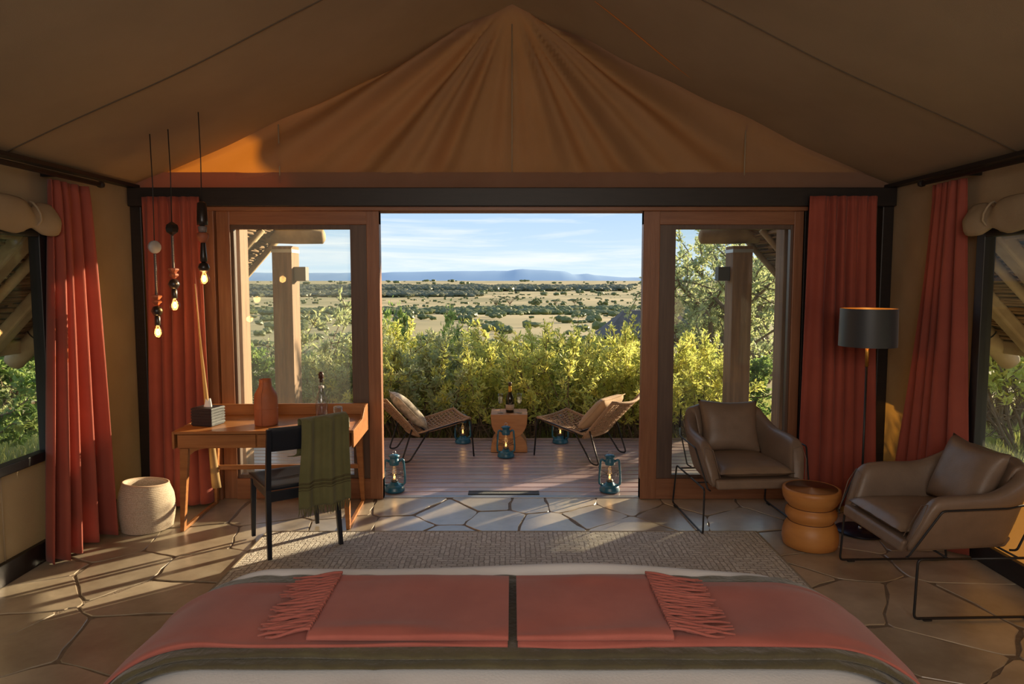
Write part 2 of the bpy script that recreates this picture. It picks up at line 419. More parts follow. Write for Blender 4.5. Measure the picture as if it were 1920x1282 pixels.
# ------------------------------------------------------------------ side windows
def side_window(n, sg, label):
    fx0, fx1 = sorted((sg*2.985, sg*3.06))
    t = .075
    root = MB().box(fx0, fx1, WY1-t, WY1, WZ0-.01, WZ1).box(fx0, fx1, WY0, WY0+t, WZ0-.01, WZ1).box(fx0, fx1, WY0+t, WY1-t, WZ0-.01, WZ0+.045)\
        .box(fx0, fx1, WY0+t, WY1-t, WZ1-.05, WZ1).build('window_%d' % n, BLACK, bevel=.005)
    struct(root, label, 'window')
    x = sg*3.02
    MB().box(min(x, x+.006), max(x, x+.006), WY0+t, WY1-t, WZ0+.045, WZ1-.05).build('pane', GLASS2, root)
    # rolled-up canvas blind tied above the window
    def f(u, v):
        y = WY0-.05+(WY1+.10-WY0)*v; a = 2*PI*u
        tie = math.exp(-((y-4.20)/.05)**2)
        r = .085+.018*math.sin(y*9)*math.sin(a*2)+.012*N3(y*7, a, 2)-.035*tie
        r *= 1 if v < .97 else (1-v)/.03*.8+.2
        return (sg*(2.93+r*.62*math.cos(a)), y, 2.195+.02*math.sin(y*4)+r*1.15*math.sin(a))
    MB().grid(f, 20, 70, closeu=True).build('rolled_blind', CANVAS, root, smooth=True)
    MB().tube([(sg*(2.93+.06*math.cos(a)), 4.20+.02*math.sin(a*2), 2.2+.075*math.sin(a)) for a in [k*PI/6 for k in range(13)]], .007, 6).build('tie_strap', CANVAS, root, smooth=True)
side_window(1, -1, 'black framed picture window in the left canvas wall')
side_window(2, 1, 'black framed picture window in the right canvas wall')

# ------------------------------------------------------------------ glass doors
def door(n, x0, x1, g0, g1, inner, label, mirror):
    """x0..x1 outer leaf, g0..g1 glass"""
    y0, y1 = FY-.05, FY+.03; zt, zb = 2.375, 0.0; gt, gbm = 2.205, .20
    root = MB().box(x0, x1, y0+.001, y1, gt+.035, zt).build('door_%d' % n, DOORRAIL, bevel=.004)
    struct(root, label, 'door')
    ia, ib = (g0, g1+inner) if not mirror else (g0-inner, g1)
    MB().box(x0, x1, y0+.001, y1, zb, gbm-.03).build('bottom_rail', DOORRAIL, root, bevel=.004)
    MB().box(x0, ia-.02, y0, y1, zb, zt).build('stile', DOORWOOD, root, bevel=.004)
    MB().box(ib+.02, x1, y0, y1, zb, zt).build('stile', DOORWOOD, root, bevel=.004)
    # recessed inner frame round the pane
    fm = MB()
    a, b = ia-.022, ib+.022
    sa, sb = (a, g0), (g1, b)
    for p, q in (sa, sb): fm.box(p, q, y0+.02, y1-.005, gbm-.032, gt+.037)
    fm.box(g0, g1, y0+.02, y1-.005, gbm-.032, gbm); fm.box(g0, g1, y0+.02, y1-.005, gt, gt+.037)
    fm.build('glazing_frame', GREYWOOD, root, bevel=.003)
    MB().box(g0-.003, g1+.003, FY-.002, FY+.004, gbm-.002, gt+.002).build('pane', GLASS, root)
    return root
dl = door(1, -2.262, -1.062, -2.235, -1.30, .115, 'left wooden sliding glass door behind the desk', False)
dr = door(2, 1.052, 2.33, 1.315, 2.235, .11, 'right wooden sliding glass door behind the armchair', True)
# fixed jamb boards left of the left leaf, head casing and sill
j = MB().box(-2.46, -2.375, FY-.07, FY+.03, 0, 2.375).build('trim_6', DOORWOOD, bevel=.004); struct(j, 'wide wooden jamb left of the left glass door', 'trim')
j2 = MB().box(-2.37, -2.266, FY-.035, FY+.03, 0, 2.375).build('inner_jamb', DOORWOOD, j, bevel=.004)
hd = MB().box(-2.46, 2.34, FY-.10, FY-.051, 2.345, 2.385).build('trim_7', DOORRAIL, bevel=.004); struct(hd, 'thin wooden head casing over the doors', 'trim')
o = MB().box(-1.062, 1.052, FY-.012, FY+.045, -.03, .004).build('trim_8', mat('sill_metal', (.30, .30, .31), .35, metal=.6), bevel=.002); struct(o, 'metal threshold strip between stone and deck', 'trim')
o = MB().box(-1.062, 1.052, FY-.02, FY+.03, 2.335, 2.375).build('trim_9', DOORRAIL, bevel=.003); struct(o, 'wooden head rail over the open doorway', 'trim')
o = MB().box(2.335, 2.44, FY-.06, FY+.03, 0, 2.375).build('trim_10', DARKWOOD, bevel=.004); struct(o, 'dark jamb right of the right glass door', 'trim')

# ------------------------------------------------------------------ curtains
def curtain(name, label, top, bot, z0, z1, n, amp, m=CURTAIN, seed=0, rod=None, group=None, bulge=0):
    """top, bot: (x0,y0,x1,y1) footprints of the hanging cloth at top and bottom"""
    root = thing(name, label, 'curtain', ((bot[0]+bot[2])/2, (bot[1]+bot[3])/2, z0), group=group)
    ox, oy, oz = root.location
    rr = random.Random(seed); ph = [rr.uniform(0, 6) for _ in range(6)]
    def f(u, v):
        t = 1-v                                     # v=0 top
        tt = v**1.25
        a = Vector((top[0]+(top[2]-top[0])*u, top[1]+(top[3]-top[1])*u)); b = Vector((bot[0]+(bot[2]-bot[0])*u, bot[1]+(bot[3]-bot[1])*u))
        p = a.lerp(b, tt)
        d = (a.lerp(b, 0)-a.lerp(b, 0)); dr_ = Vector((top[2]-top[0], top[3]-top[1])).normalized(); nn = Vector((-dr_.y, dr_.x))
        k = n*2*PI*(u+.05*math.sin(5*u+ph[0])+.022*math.sin(11*u+ph[5]))
        ampv = amp*(.30+.9*v**.7)*(1+.35*math.sin(3*u*PI+ph[1]))
        wv = (lambda q: math.copysign(abs(q)**.75, q))(math.sin(k+.5*math.sin(v*2+ph[2])))+.28*math.sin(k*2.1+ph[3]+v)*(1-.5*v)
        p += nn*ampv*wv + dr_*ampv*.55*math.cos(k+ph[4])*v
        z = z1+(z0-z1)*v
        if v < .03: p += nn*.004*math.sin(k*3)
        return (p.x-ox, p.y-oy, z-oz)
    MB().grid(f, n*14, 44).build('drape', m, root, smooth=True, solid=.006, off=0)
    return root
cl = curtain('curtain', 'coral curtain at the left window with sunlit folds', (-2.945, 4.40, -2.945, 4.79), (-2.92, 4.18, -2.85, 4.74), .02, 2.44, 4, .058, seed=2)
cr_ = curtain('curtain', 'coral curtain at the right window behind the near armchair', (2.945, 4.50, 2.945, 4.84), (2.92, 4.32, 2.87, 5.02), .02, 2.46, 4, .056, seed=5)
cfl = curtain('curtain', 'coral curtain left of the glass doors behind the desk', (-2.87, 5.33, -2.42, 5.33), (-2.92, 5.32, -2.38, 5.32), .03, 2.44, 5, .050, seed=9)
cfr = curtain('curtain', 'coral curtain right of the glass doors behind the floor lamp', (2.30, 5.33, 2.83, 5.33), (2.27, 5.31, 2.87, 5.31), .02, 2.445, 6, .048, seed=12)
# pale lining edge of the desk-side curtain
def lin(u, v): return (.185+.10*u*(.35+.65*v)-.02*(1-v)+.05*v*v*.9, .03+.025*math.sin(u*5+v*2)-.03*u, 1.62*(1-v)+.12)
MB().grid(lin, 6, 24).build('lining', LINING, cfl, smooth=True, solid=.004)
def rod(label, pts, ends):
    r = thing('curtain_rod', label, 'curtain rod', pts[0])
    p0 = Vector(pts[0]); P_ = [Vector(p)-p0 for p in pts]
    pl_ = MB().tube(P_, .017, 10).build('pole', BLACK, r, smooth=True)
    for e_ in ends:
        MB().lathe([(0, -.025), (.022, -.018), (.028, 0), (.022, .018), (0, .025)], 12, c=Vector(e_)-p0).build('finial', BLACK, pl_, smooth=True)
    for t in (.15, .85):
        q = P_[0].lerp(P_[-1], t); sg = -1 if pts[0][0] < 0 else 1
        MB().box(min(q.x, q.x+sg*.11), max(q.x, q.x+sg*.11), q.y-.012, q.y+.012, q.z-.012, q.z+.012).build('bracket', BLACK, r)
rod('black rod over the left window curtain', [(-2.90, 2.0, 2.47), (-2.90, 4.86, 2.47)], [(-2.90, 4.88, 2.47)])
rod('black rod over the right window curtain', [(2.90, 2.0, 2.48), (2.90, 4.88, 2.48)], [(2.90, 4.90, 2.48)])

# ================================================================== DECK, PORCH ROOF
deck = struct(MB().box(-2.75, 2.75, 5.60, 7.62, -.22, -.10).build('deck', mat('deck_joist', (.02, .012, .01), .9)), 'deck of wet dark red boards outside the doors', 'deck')
pk = None
for i in range(16):
    y0 = 5.60+i*.1285
    if pk is None:
        pk = MB().box(-2.8, 2.8, 0, .107, -.042, 0).build('deck_board', DECKW, deck, bevel=.004); pk.location = (0, y0, -.004)
    else:
        c = pk.copy(); COL.objects.link(c); c.parent = deck; c.location = (0, y0, -.004+rnd.uniform(-.001, .001))
o = MB().box(-2.8, 2.8, 7.656, 7.70, -.24, -.002).build('deck_fascia', DECKW, deck, bevel=.004)
# flat grey drain mat set in the deck
r = thing('door_mat', 'long flat grey mat on the deck in front of the threshold', 'mat', (-.07, 5.655, -.003))
MB().box(-.30, .30, -.045, .045, 0, .008).build('mat', mat('grey_mat', (.10, .11, .11), .8, bump=.5, bscale=200), r, bevel=.003)
for k in range(2): MB().box(-.30, .30, -.045+.082*k, -.037+.082*k, .008, .012).build('edge_strip', BLACK, r)

def post(x0, x1, y0, y1, z1, label, group=None):
    r = thing('porch_post', label, 'post', ((x0+x1)/2, (y0+y1)/2, 0), group=group)
    a, b = (x1-x0)/2, (y1-y0)/2
    MB().box(-a, a, -b, b, -.002, z1).build('shaft', POSTWOOD, r, bevel=.006)
    MB().box(-a-.004, a+.004, -b-.004, b+.004, z1-.07, z1-.035).build('strap', mat('steel_strap', (.5, .5, .52), .4, metal=.8), r)
    return r
post(-2.555, -2.345, 7.30, 7.56, 2.16, 'thick square porch post with a grey box lamp, left side of the deck')
post(2.345, 2.555, 7.28, 7.54, 2.16, 'thick square porch post with a dark box lamp, right side of the deck')
post(-2.37, -2.265, 5.72, 5.90, 2.40, 'slim sunlit porch post just outside the left glass door')
post(2.265, 2.37, 5.72, 5.90, 2.40, 'slim porch post just outside the right glass door')
for sg, lb, c in ((-1, 'grey box lamp on the left porch post', (.22, .21, .19)), (1, 'dark box lamp on the right porch post', (.05, .05, .05))):
    x = sg*2.342; r = thing('wall_lamp', lb, 'lamp', (x, 7.42, 1.79))
    mm = mat('lamp_box_%s' % ('grey' if sg < 0 else 'dark'), c, .5)
    MB().box(min(0, -sg*.125), max(0, -sg*.125), -.06, .06, 0, .15).build('housing', mm, r, bevel=.004)
    MB().box(min(-sg*.02, -sg*.105), max(-sg*.02, -sg*.105), -.045, .045, -.004, .0).build('diffuser', WHITE, r)
    # beam log lying on the post
    P_ = [(-sg*.0, 0, 0), (-sg*.03, 0, -.003), (-sg*-.5, .0, .03), (sg*1.15, .0, .07)]
    r = thing('roof_log', 'pale peeled log resting on the %s porch post' % ('left' if sg < 0 else 'right'), 'log', (sg*2.02, 7.42, 2.265))
    pts = [(0, 0, 0), (sg*.02, 0, .0), (sg*.3, 0, .012), (sg*.7, 0, .03), (sg*1.5, 0, .06)]
    MB().tube(pts, [.045, .078, .092, .098, .102], 16).build('trunk', LOG, r, smooth=True)

def reeds(name, parent, sg, xa, xb, zf, y0, y1, step=.034, off=-.02, kind=True):
    """sticks running along Y laid side by side down the slope, one stuff part"""
    mb = MB(); rr = random.Random(int(abs(xa)*100)+int(y0*10)+(7 if sg > 0 else 0))
    L_ = math.hypot(xb-xa, zf(xb)-zf(xa)); n = int(L_/step)
    for i in range(n):
        t = (i+.5)/n; x = xa+(xb-xa)*t; y = y0
        while y < y1:
            l = rr.uniform(.5, 1.3); ye = min(y+l, y1)
            dx, dz = rr.uniform(-.012, .012), rr.uniform(-.008, .008)
            r_ = rr.uniform(.010, .018)
            xm = x+dx; z = zf(xm)+off+dz
            mb.tube([(sg*xm, y, z), (sg*(xm+rr.uniform(-.012, .012)), (y+ye)/2, z-.006), (sg*(xm+rr.uniform(-.015, .015)), ye, z+rr.uniform(-.006, .006))], r_, 5, cap=False)
            y = ye-.05
            if ye >= y1: break
    return stuff(mb.build(name, REED, parent, smooth=True))
zmain = lambda x: 5.82-1.05*x
for sg in (-1, 1):
    side = 'left' if sg < 0 else 'right'
    r = thing('thatched_roof', 'thatched roof slope with pole rafters seen through the %s window' % side, 'roof', (0, 0, 0))
    # thatch slab up to the ridge; unseen front strips shaped to shade the gable
    for (xa, xb, y0, y1) in ((0, 4.35, -1.0, 6.4), (1.5, 4.35, 6.4, 8.7)):
        za, zb = zmain(xa), zmain(xb)
        MB().hexa([(sg*xa, y0, za), (sg*xb, y0, zb), (sg*xb, y1, zb), (sg*xa, y1, za)], [(sg*xa, y0, za+.2), (sg*(xb+.08), y0, zb+.16), (sg*(xb+.08), y1, zb+.16), (sg*xa, y1, za+.2)]).build('thatch', THATCH, r)
    reeds('reed_ceiling', r, sg, 3.06, 4.34, zmain, 2.2, 6.35)
    for yb, rad, ext, sq in ((2.9, .06, 0, 0), (3.45, .035, 0, 0), (3.95, .06, 0, 1), (4.45, .035, 0, 0), (4.87, .075, 0, 1), (5.16, .036, .0, 0), (5.58, .07, .0, 1), (6.0, .085, .10, 0)):
        xa, xb = 3.07, 4.32+ext; d = -.03-rad
        if sq:
            w_ = rad; z0 = zmain(xa)+d; z1 = zmain(xb)+d
            MB().hexa([(sg*xa, yb-w_, z0-w_), (sg*xb, yb-w_, z1-w_), (sg*xb, yb+w_, z1-w_), (sg*xa, yb+w_, z0-w_)],
                      [(sg*xa, yb-w_, z0+w_), (sg*xb, yb-w_, z1+w_), (sg*xb, yb+w_, z1+w_), (sg*xa, yb+w_, z0+w_)]).build('rafter', LOG, r, bevel=.02)
        else:
            MB().tube([(sg*xa, yb, zmain(xa)+d), (sg*(xa+.6), yb+.01, zmain(xa+.6)+d-.01), (sg*(xb-.02), yb, zmain(xb-.02)+d), (sg*xb, yb, zmain(xb)+d)], [rad, rad*1.05, rad, rad*.85], 14).build('rafter', LOG, r, smooth=True)
            if ext:
                q = 4.18; c0 = Vector((sg*q, yb, zmain(q)+d)); ax = Vector((sg*1, 0, -1.05)).normalized()
                u_ = Vector((0, 1, 0)); v_ = ax.cross(u_)
                MB().tube([c0+(u_*math.cos(k*PI/8)+v_*math.sin(k*PI/8))*(rad+.004) for k in range(16)], .006, 5, closed=True).build('lashing', BLACK, r, smooth=True)
    MB().box(min(sg*4.28, sg*4.33), max(sg*4.28, sg*4.33), 1.5, 6.4, 1.16, 1.27).build('eave_board', LOG, r, bevel=.01)
    MB().tube([(sg*3.45, 2.0, 2.10), (sg*3.44, 4.2, 2.12), (sg*3.46, 6.3, 2.10)], .04, 10).build('purlin', LOG, r, smooth=True)
    # lower wing beside the deck
    zw = lambda x: 2.06-1.12*(x-2.8)
    r2 = thing('porch_roof', 'small thatched verge with pole rafter seen through the %s glass door' % side, 'roof', (0, 0, 0))
    xa, xb = 2.52, 3.72
    MB().hexa([(sg*xa, 5.75, zw(xa)), (sg*xb, 5.75, zw(xb)), (sg*xb, 7.62, zw(xb)), (sg*xa, 7.62, zw(xa))],
              [(sg*xa, 5.75, zw(xa)+.12), (sg*xb, 5.75, zw(xb)+.12), (sg*xb, 7.62, zw(xb)+.12), (sg*xa, 7.62, zw(xa)+.12)]).build('thatch', THATCH, r2)
    reeds('reed_ceiling', r2, sg, xa, xb, zw, 5.78, 7.6)
    for yb in (6.3, 6.95, 7.56):
        MB().tube([(sg*xa, yb, zw(xa)-.07), (sg*(xb+.04), yb, zw(xb+.04)-.07)], .035, 10).build('rafter', LOG, r2, smooth=True)

# ================================================================== TERRAIN AND PLANTS
PROF = [(0, -.35), (8, -.36), (12, -.5), (30, -1.6), (100, -4.6), (180, -7.2), (300, -10.2), (600, -12.6), (1500, -15), (3000, -11), (6000, -11), (12000, -9)]
def prof(d):
    for (a, za), (b, zb) in zip(PROF, PROF[1:]):
        if d <= b:
            t = max(0, (d-a)/(b-a)); return za+(zb-za)*t
    return PROF[-1][1]
def ground_z(x, y):
    d = math.hypot(x, y); z = prof(d)
    if d > 20: z += N3(x*.012, y*.012, 0)*min(1.0, d*.006)
    if d > 400:
        z += 9*math.exp(-((x+200)/700)**2-((y-2300)/700)**2)*1.0+N3(x*.0012, y*.0012, 4)*3*sm(400, 1500, d)
    return z
GM = bpy.data.materials.new('savannah_ground'); GM.use_nodes = True
n = GM.node_tree.nodes; L = GM.node_tree.links; p = n['Principled BSDF']; p.inputs['Roughness'].default_value = .95; p.inputs['Specular IOR Level'].default_value = .1
tcn = n.new('ShaderNodeTexCoord'); n1 = n.new('ShaderNodeTexNoise'); n1.inputs['Scale'].default_value = .012; n1.inputs['Detail'].default_value = 10
L.new(tcn.outputs['Object'], n1.inputs['Vector'])
r1 = n.new('ShaderNodeValToRGB'); r1.color_ramp.elements[0].position = .40; r1.color_ramp.elements[0].color = (.30, .26, .13, 1); r1.color_ramp.elements[1].position = .60; r1.color_ramp.elements[1].color = (.51, .40, .21, 1)
L.new(n1.outputs['Fac'], r1.inputs[0]); L.new(r1.outputs[0], p.inputs['Base Color'])
mb = MB(); rings = [0, 3, 6, 9, 13, 20, 30, 45, 70, 100, 140, 180, 240, 300, 380, 480, 600, 800, 1100, 1500, 1900, 2300, 2800, 3500, 4500, 6000, 9000]
NA = 96; vs = []; fs = []
for d in rings:
    for k in range(NA+1):
        a = R(5)+R(170)*k/NA if d > 30 else 2*PI*k/NA
        a = R(-10)+R(200)*k/NA
        x, y = d*math.cos(a), d*math.sin(a); vs.append((x, y, ground_z(x, y)))
for i in range(len(rings)-1):
    for k in range(NA): fs.append((i*(NA+1)+k, i*(NA+1)+k+1, (i+1)*(NA+1)+k+1, (i+1)*(NA+1)+k))
mb.add(vs, fs)
mb.add([(-9000, -3000, -.36), (9000, -3000, -.36), (9000, 0.0, -.36), (-9000, 0.0, -.36)], [(0, 1, 2, 3)])
struct(mb.build('ground', GM, smooth=True), 'dry golden savannah plain beyond the bushes', 'ground')
# distant table mountain, aerial haze put into its blue colour
prof_m = [(-1.9, .010), (-1.35, .013), (-.9, .016), (-.55, .017), (-.40, .0155), (-.25, .0155), (-.19, .0178), (-.10, .0195), (-.02, .0200), (.01, .0235), (.035, .0225), (.085, .0195), (.105, .0120), (.125, .0140), (.145, .0100), (.20, .0055), (.4, .0060), (.9, .006), (1.9, .006)]
def mz(t):
    for (a, za), (b, zb) in zip(prof_m, prof_m[1:]):
        if t <= b: return za+(zb-za)*sm(0, 1, (t-a)/(b-a))
    return .006
D = 9000
def mtn(u, v):
    t = -1.9+3.8*u; h = mz(t)*D*.80+6*N3(t*40, 0, 0)
    return (t*D*.98+v*50, D+v*1800-120*N3(t*18, v*2, 3)*v, -60+(h+60)*math.sin(v*PI/2))
mm = mat('mountain_haze_blue', (.34, .46, .60), 1.0, (.30, .43, .57), .0004, spec=0)
o = MB().grid(mtn, 300, 8).build('mountain', mm, smooth=True); tag(o, 'long low haze-blue mountain on the horizon', 'mountain')

# scrub on the plain
SCRUB = leafmat('scrub_green', (.17, .21, .09), (.25, .29, .12), (.36, .36, .17), .05)
SCRUBD = leafmat('scrub_far', (.20, .22, .13), (.26, .27, .16), (.33, .32, .20), .02)
def ico():
    t = (1+5**.5)/2; v = [Vector(p).normalized() for p in [(-1, t, 0), (1, t, 0), (-1, -t, 0), (1, -t, 0), (0, -1, t), (0, 1, t), (0, -1, -t), (0, 1, -t), (t, 0, -1), (t, 0, 1), (-t, 0, -1), (-t, 0, 1)]]
    return v, [(0, 11, 5), (0, 5, 1), (0, 1, 7), (0, 7, 10), (0, 10, 11), (1, 5, 9), (5, 11, 4), (11, 10, 2), (10, 7, 6), (7, 1, 8), (3, 9, 4), (3, 4, 2), (3, 2, 6), (3, 6, 8), (3, 8, 9), (4, 9, 5), (2, 4, 11), (6, 2, 10), (8, 6, 7), (9, 8, 1)]
IV, IF = ico()
def blob(mb, x, y, z, rx, rz, rr):
    mb.add([(x+p.x*rx*rr.uniform(.75, 1.2), y+p.y*rx*rr.uniform(.75, 1.2), z+p.z*rz*rr.uniform(.75, 1.2)) for p in IV], IF)
def scrub(name, label, m, items, seed):
    rr = random.Random(seed); mb = MB()
    for (cnt, t0, t1, d0, d1, s0, s1, hr) in items:
        for _ in range(cnt):
            t = rr.uniform(t0, t1); d = d0+(d1-d0)*rr.random()
            y = d; x = t*d; s_ = rr.uniform(s0, s1)
            for q in range(3):
                blob(mb, x+rr.uniform(-1, 1)*s_*.9, y+rr.uniform(-1, 1)*s_*.6, ground_z(x, y)+s_*hr*.45, s_*rr.uniform(.45, .8), s_*hr*rr.uniform(.4, .6), rr)
    o = mb.build(name, m, smooth=False); stuff(o); tag(o, label, 'bushes'); return o
scrub('thorn_scrub', 'dark green belt of thorn bushes across the middle of the plain', SCRUB,
      [(1300, -.8, .8, 165, 250, .8, 2.2, .8), (260, -.8, .8, 60, 150, .5, 1.3, .9), (120, -.8, .8, 25, 60, .3, .7, .9)], 4)
scrub('hillside_scrub', 'grey green bushes covering the low rise under the mountain', SCRUBD,
      [(2600, -.5, .17, 900, 1500, 4, 11, .7), (1100, -.5, -.05, 560, 800, 2.5, 6.5, .7), (60, .12, .6, 1500, 2200, 7, 12, .7)], 5)
scrub('scattered_scrub', 'tiny dark bushes dotted over the pale grassland', SCRUB,
      [(700, -.6, .6, 260, 700, .5, 1.6, 1.0), (500, -.6, .6, 600, 1700, 1.6, 4.2, .9), (90, -.6, .6, 1700, 3200, 5, 11, .8)], 6)

def acacia(px, d, H, W, label, kind, group=None):
    x = px*d; z = ground_z(x, d)-.2; r = thing('savannah_tree', label, 'tree', (x, d, z), group=group)
    rr = random.Random(int(px*1e4)+17); tb = MB(); cb_ = MB()
    nb = 5 if kind != 'round' else 4
    th = H*(.55 if kind == 'flat' else .35)
    tb.tube([(0, 0, 0), (.1, 0, th*.5), (.0, 0, th)], [H*.05, H*.035, H*.03], 6)
    for k in range(nb):
        a = 2*PI*k/nb+.3; tb.tube([(0, 0, th*.9), (W*.28*math.cos(a), W*.28*math.sin(a), H*.8), (W*.4*math.cos(a), W*.4*math.sin(a), H*.88)], [H*.025, H*.015, H*.008], 5)
    for k in range(46 if kind != 'thin' else 26):
        a = rr.uniform(0, 2*PI); q = math.sqrt(rr.random())*W*.5
        if kind == 'flat': zz = H*(.93-.12*(q/(W*.5))**2)+rr.uniform(-.03, .03)*H; rz = H*.06
        elif kind == 'thin': zz = H*rr.uniform(.6, .97); rz = H*.045
        else: zz = H*(.55+.38*math.sqrt(max(0, 1-(q/(W*.5))**2))*rr.uniform(-.9, 1)); rz = H*.12
        blob(cb_, q*math.cos(a), q*math.sin(a), zz, W*(.10 if kind != 'thin' else .075), rz, rr)
    tb.build('trunk', BARK, r, smooth=True); stuff(cb_.build('crown', SCRUB, r))
    return r
acacia((956-960)/1280, 290, 5.6, 9, 'tall spreading acacia with open branches, in the middle of the plain', 'thin')
acacia((930-960)/1280, 288, 4.2, 6, 'low thin acacia just left of the tall spreading one', 'thin')
acacia((1004-960)/1280, 300, 4.4, 5.8, 'rounded grey tree between the tall acacia and the flat topped pair', 'round')
acacia((1042-960)/1280, 300, 3.6, 4.2, 'smaller of two flat topped acacias on the plain', 'flat')
acacia((1077-960)/1280, 300, 3.9, 5.8, 'larger of two flat topped acacias on the plain, nearest the right door', 'flat')
acacia((1131-960)/1280, 280, 3.6, 4.6, 'dark round bush tree above the far thatched roof', 'round')
# far thatched building
r = thing('lodge_roof', 'dark thatched roof of a far building beyond the hedge', 'building', (7.6, 42, -1.6))
MB().hexa([(-2.3, -2, 0), (3.6, -2, 0), (3.6, 2, 0), (-2.3, 2, 0)], [(-.7, -.2, 1.55), (2.4, -.2, 1.55), (2.4, .2, 1.55), (-.7, .2, 1.55)]).build('roof', mat('old_thatch', (.10, .085, .075), .95, (.15, .12, .10), 3, bump=.6, bscale=20), r)
MB().box(-1.9, 3.2, -1.6, 1.6, -1.2, .02).build('wall', mat('mud_wall', (.35, .27, .18), .9), r)

# ---- shrubs and trees made of real leaves
def leafpoly(mb, p, d, nrm, l, w_):
    s_ = d.cross(nrm).normalized()*w_; b = len(mb.v); k = nrm*w_*.5
    mb.v += [p, p+d*l*.45+s_+k, p+d*l, p+d*l*.45-s_+k]
    mb.f += [(b, b+1, b+2), (b, b+2, b+3)]
def randv(rr):
    while True:
        v = Vector((rr.uniform(-1, 1), rr.uniform(-1, 1), rr.uniform(-1, 1)))
        if .05 < v.length < 1: return v.normalized()
def plant(name, label, cat, seed, H, W, nstem, nleaf, leafm, ll=.075, lw=.013, low=.25, lean=0, stem_r=.016, group=None, spread=1.0, up=.5):  # noqa
    rr = random.Random(seed); r = thing(name, label, cat, group=group)
    sb = MB(); lb = MB(); tips = []
    for k in range(nstem):
        a = rr.uniform(0, 2*PI); q = rr.random()**.6
        dirv = Vector((math.cos(a)*q*spread*W/H, math.sin(a)*q*spread*W/H, 1)).normalized()
        hh = H*rr.uniform(.7, 1.03)*(1-.18*q); p = Vector((math.cos(a)*q*.12*W, math.sin(a)*q*.12*W, 0)); pts = [p.copy()]
        d = dirv.copy(); seg = 7
        for i in range(seg):
            d = (d+randv(rr)*.20+Vector((lean*.05, 0, .04))).normalized(); p = p+d*hh/seg; pts.append(p.copy())
            if i >= 1:
                for _ in range(3):
                    bd = (d*.6+randv(rr)).normalized(); bl = hh*rr.uniform(.10, .26)*(1-.3*i/seg)
                    b1 = p+bd*bl*.5+randv(rr)*bl*.08; b2 = p+bd*bl+Vector((0, 0, bl*.15))
                    sb.tube([p, b1, b2], [stem_r*.35, stem_r*.22, stem_r*.1], 4, cap=False)
                    tips += [(b1, b2), (p, b1)]
        sb.tube(pts, [stem_r*(1-.85*i/seg) for i in range(seg+1)], 5, cap=False)
        tips.append((pts[-2], pts[-1]))
    tips = [t for t in tips if t[1].z > low*H]
    for _ in range(nleaf):
        a, b = tips[rr.randrange(len(tips))]; t = rr.random(); p = a.lerp(b, t)+randv(rr)*rr.random()*.045
        ax = (b-a).normalized(); d = (ax*.5+randv(rr)+Vector((0, 0, up*.4))).normalized(); nn = d.cross(randv(rr))
        if nn.length < .01: continue
        s_ = rr.uniform(.7, 1.25); leafpoly(lb, p, d, nn.normalized(), ll*s_, lw*s_)
    stuff(sb.build('branches', BARK, r, smooth=True)); stuff(lb.build('foliage', leafm, r))
    return r
def put(o, x, y, rz, s_, label=None, z=None, group=None, lm=None):
    o.location = (x, y, ground_z(x, y)-.03 if z is None else z); o.rotation_euler = (0, 0, rz); o.scale = (s_, s_, s_)
    if label: o['label'] = label
    if group: o['group'] = group
    return o
HG = 'leafy shrubs of the hedge behind the deck'
prot = [plant('hedge_shrub', 'x', 'shrub', 11+k, 1.72, 1.0, 17, 4300, (LEAF_Y, LEAF_G, LEAF_Y)[k], group=HG, low=.40, stem_r=.018) for k in range(3)]
used = [False]*3
slots = []
rr = random.Random(21)
for row, (yy0, nn_, x0, x1) in enumerate(((8.35, 10, -2.15, 2.35), (9.1, 11, -2.5, 2.7), (9.95, 9, -2.3, 2.6))):
    for i in range(nn_):
        slots.append((x0+(x1-x0)*(i+.5)/nn_+rr.uniform(-.1, .1), yy0+rr.uniform(-.15, .15), row, i))
names_ = ['front row of the hedge right behind the deck edge', 'middle row of the hedge', 'back row of the hedge']
for x, y, row, i in slots:
    k = rr.choice((0, 2, 0)) if x > -.55 else (1 if rr.random() < .6 else 0)
    if used[k]: o = copy_tree(prot[k])
    else: o = prot[k]; used[k] = True
    kind = 'grey green' if k == 1 else 'yellow green'
    s_ = rr.uniform(.80, .93)*(1.0+.05*row)
    cnt = ['first', 'second', 'third', 'fourth', 'fifth', 'sixth', 'seventh', 'eighth', 'ninth', 'tenth', 'eleventh'][i]
    put(o, x, y, rr.uniform(0, 6), s_, '%s shrub, %s from the left in the %s row of the hedge' % (kind, cnt, ('front', 'middle', 'back')[row]), group=HG)
if not used[1]: bpy.data.objects.remove(prot[1])
# taller dark sprigs poking above the hedge
sp = plant('dark_sapling', 'small dark green sapling poking above the hedge at the left side of the doorway', 'shrub', 61, 1.0, .6, 7, 1300, LEAF_D, ll=.07, lw=.02, low=.2)
put(sp, -1.95, 12.2, 0, 1.0, z=.35)
# its lower stem reaches the ground out of sight behind the hedge
sp.location.z = ground_z(-1.95, 12.2); sp.scale = (1.0, 1.0, 1.85)
sp2 = copy_tree(sp); put(sp2, -1.40, 12.6, 2, 1.0, 'second dark sapling above the hedge, right of the first', z=ground_z(-1.4, 12.6)); sp2.scale = (.95, .95, 1.8)

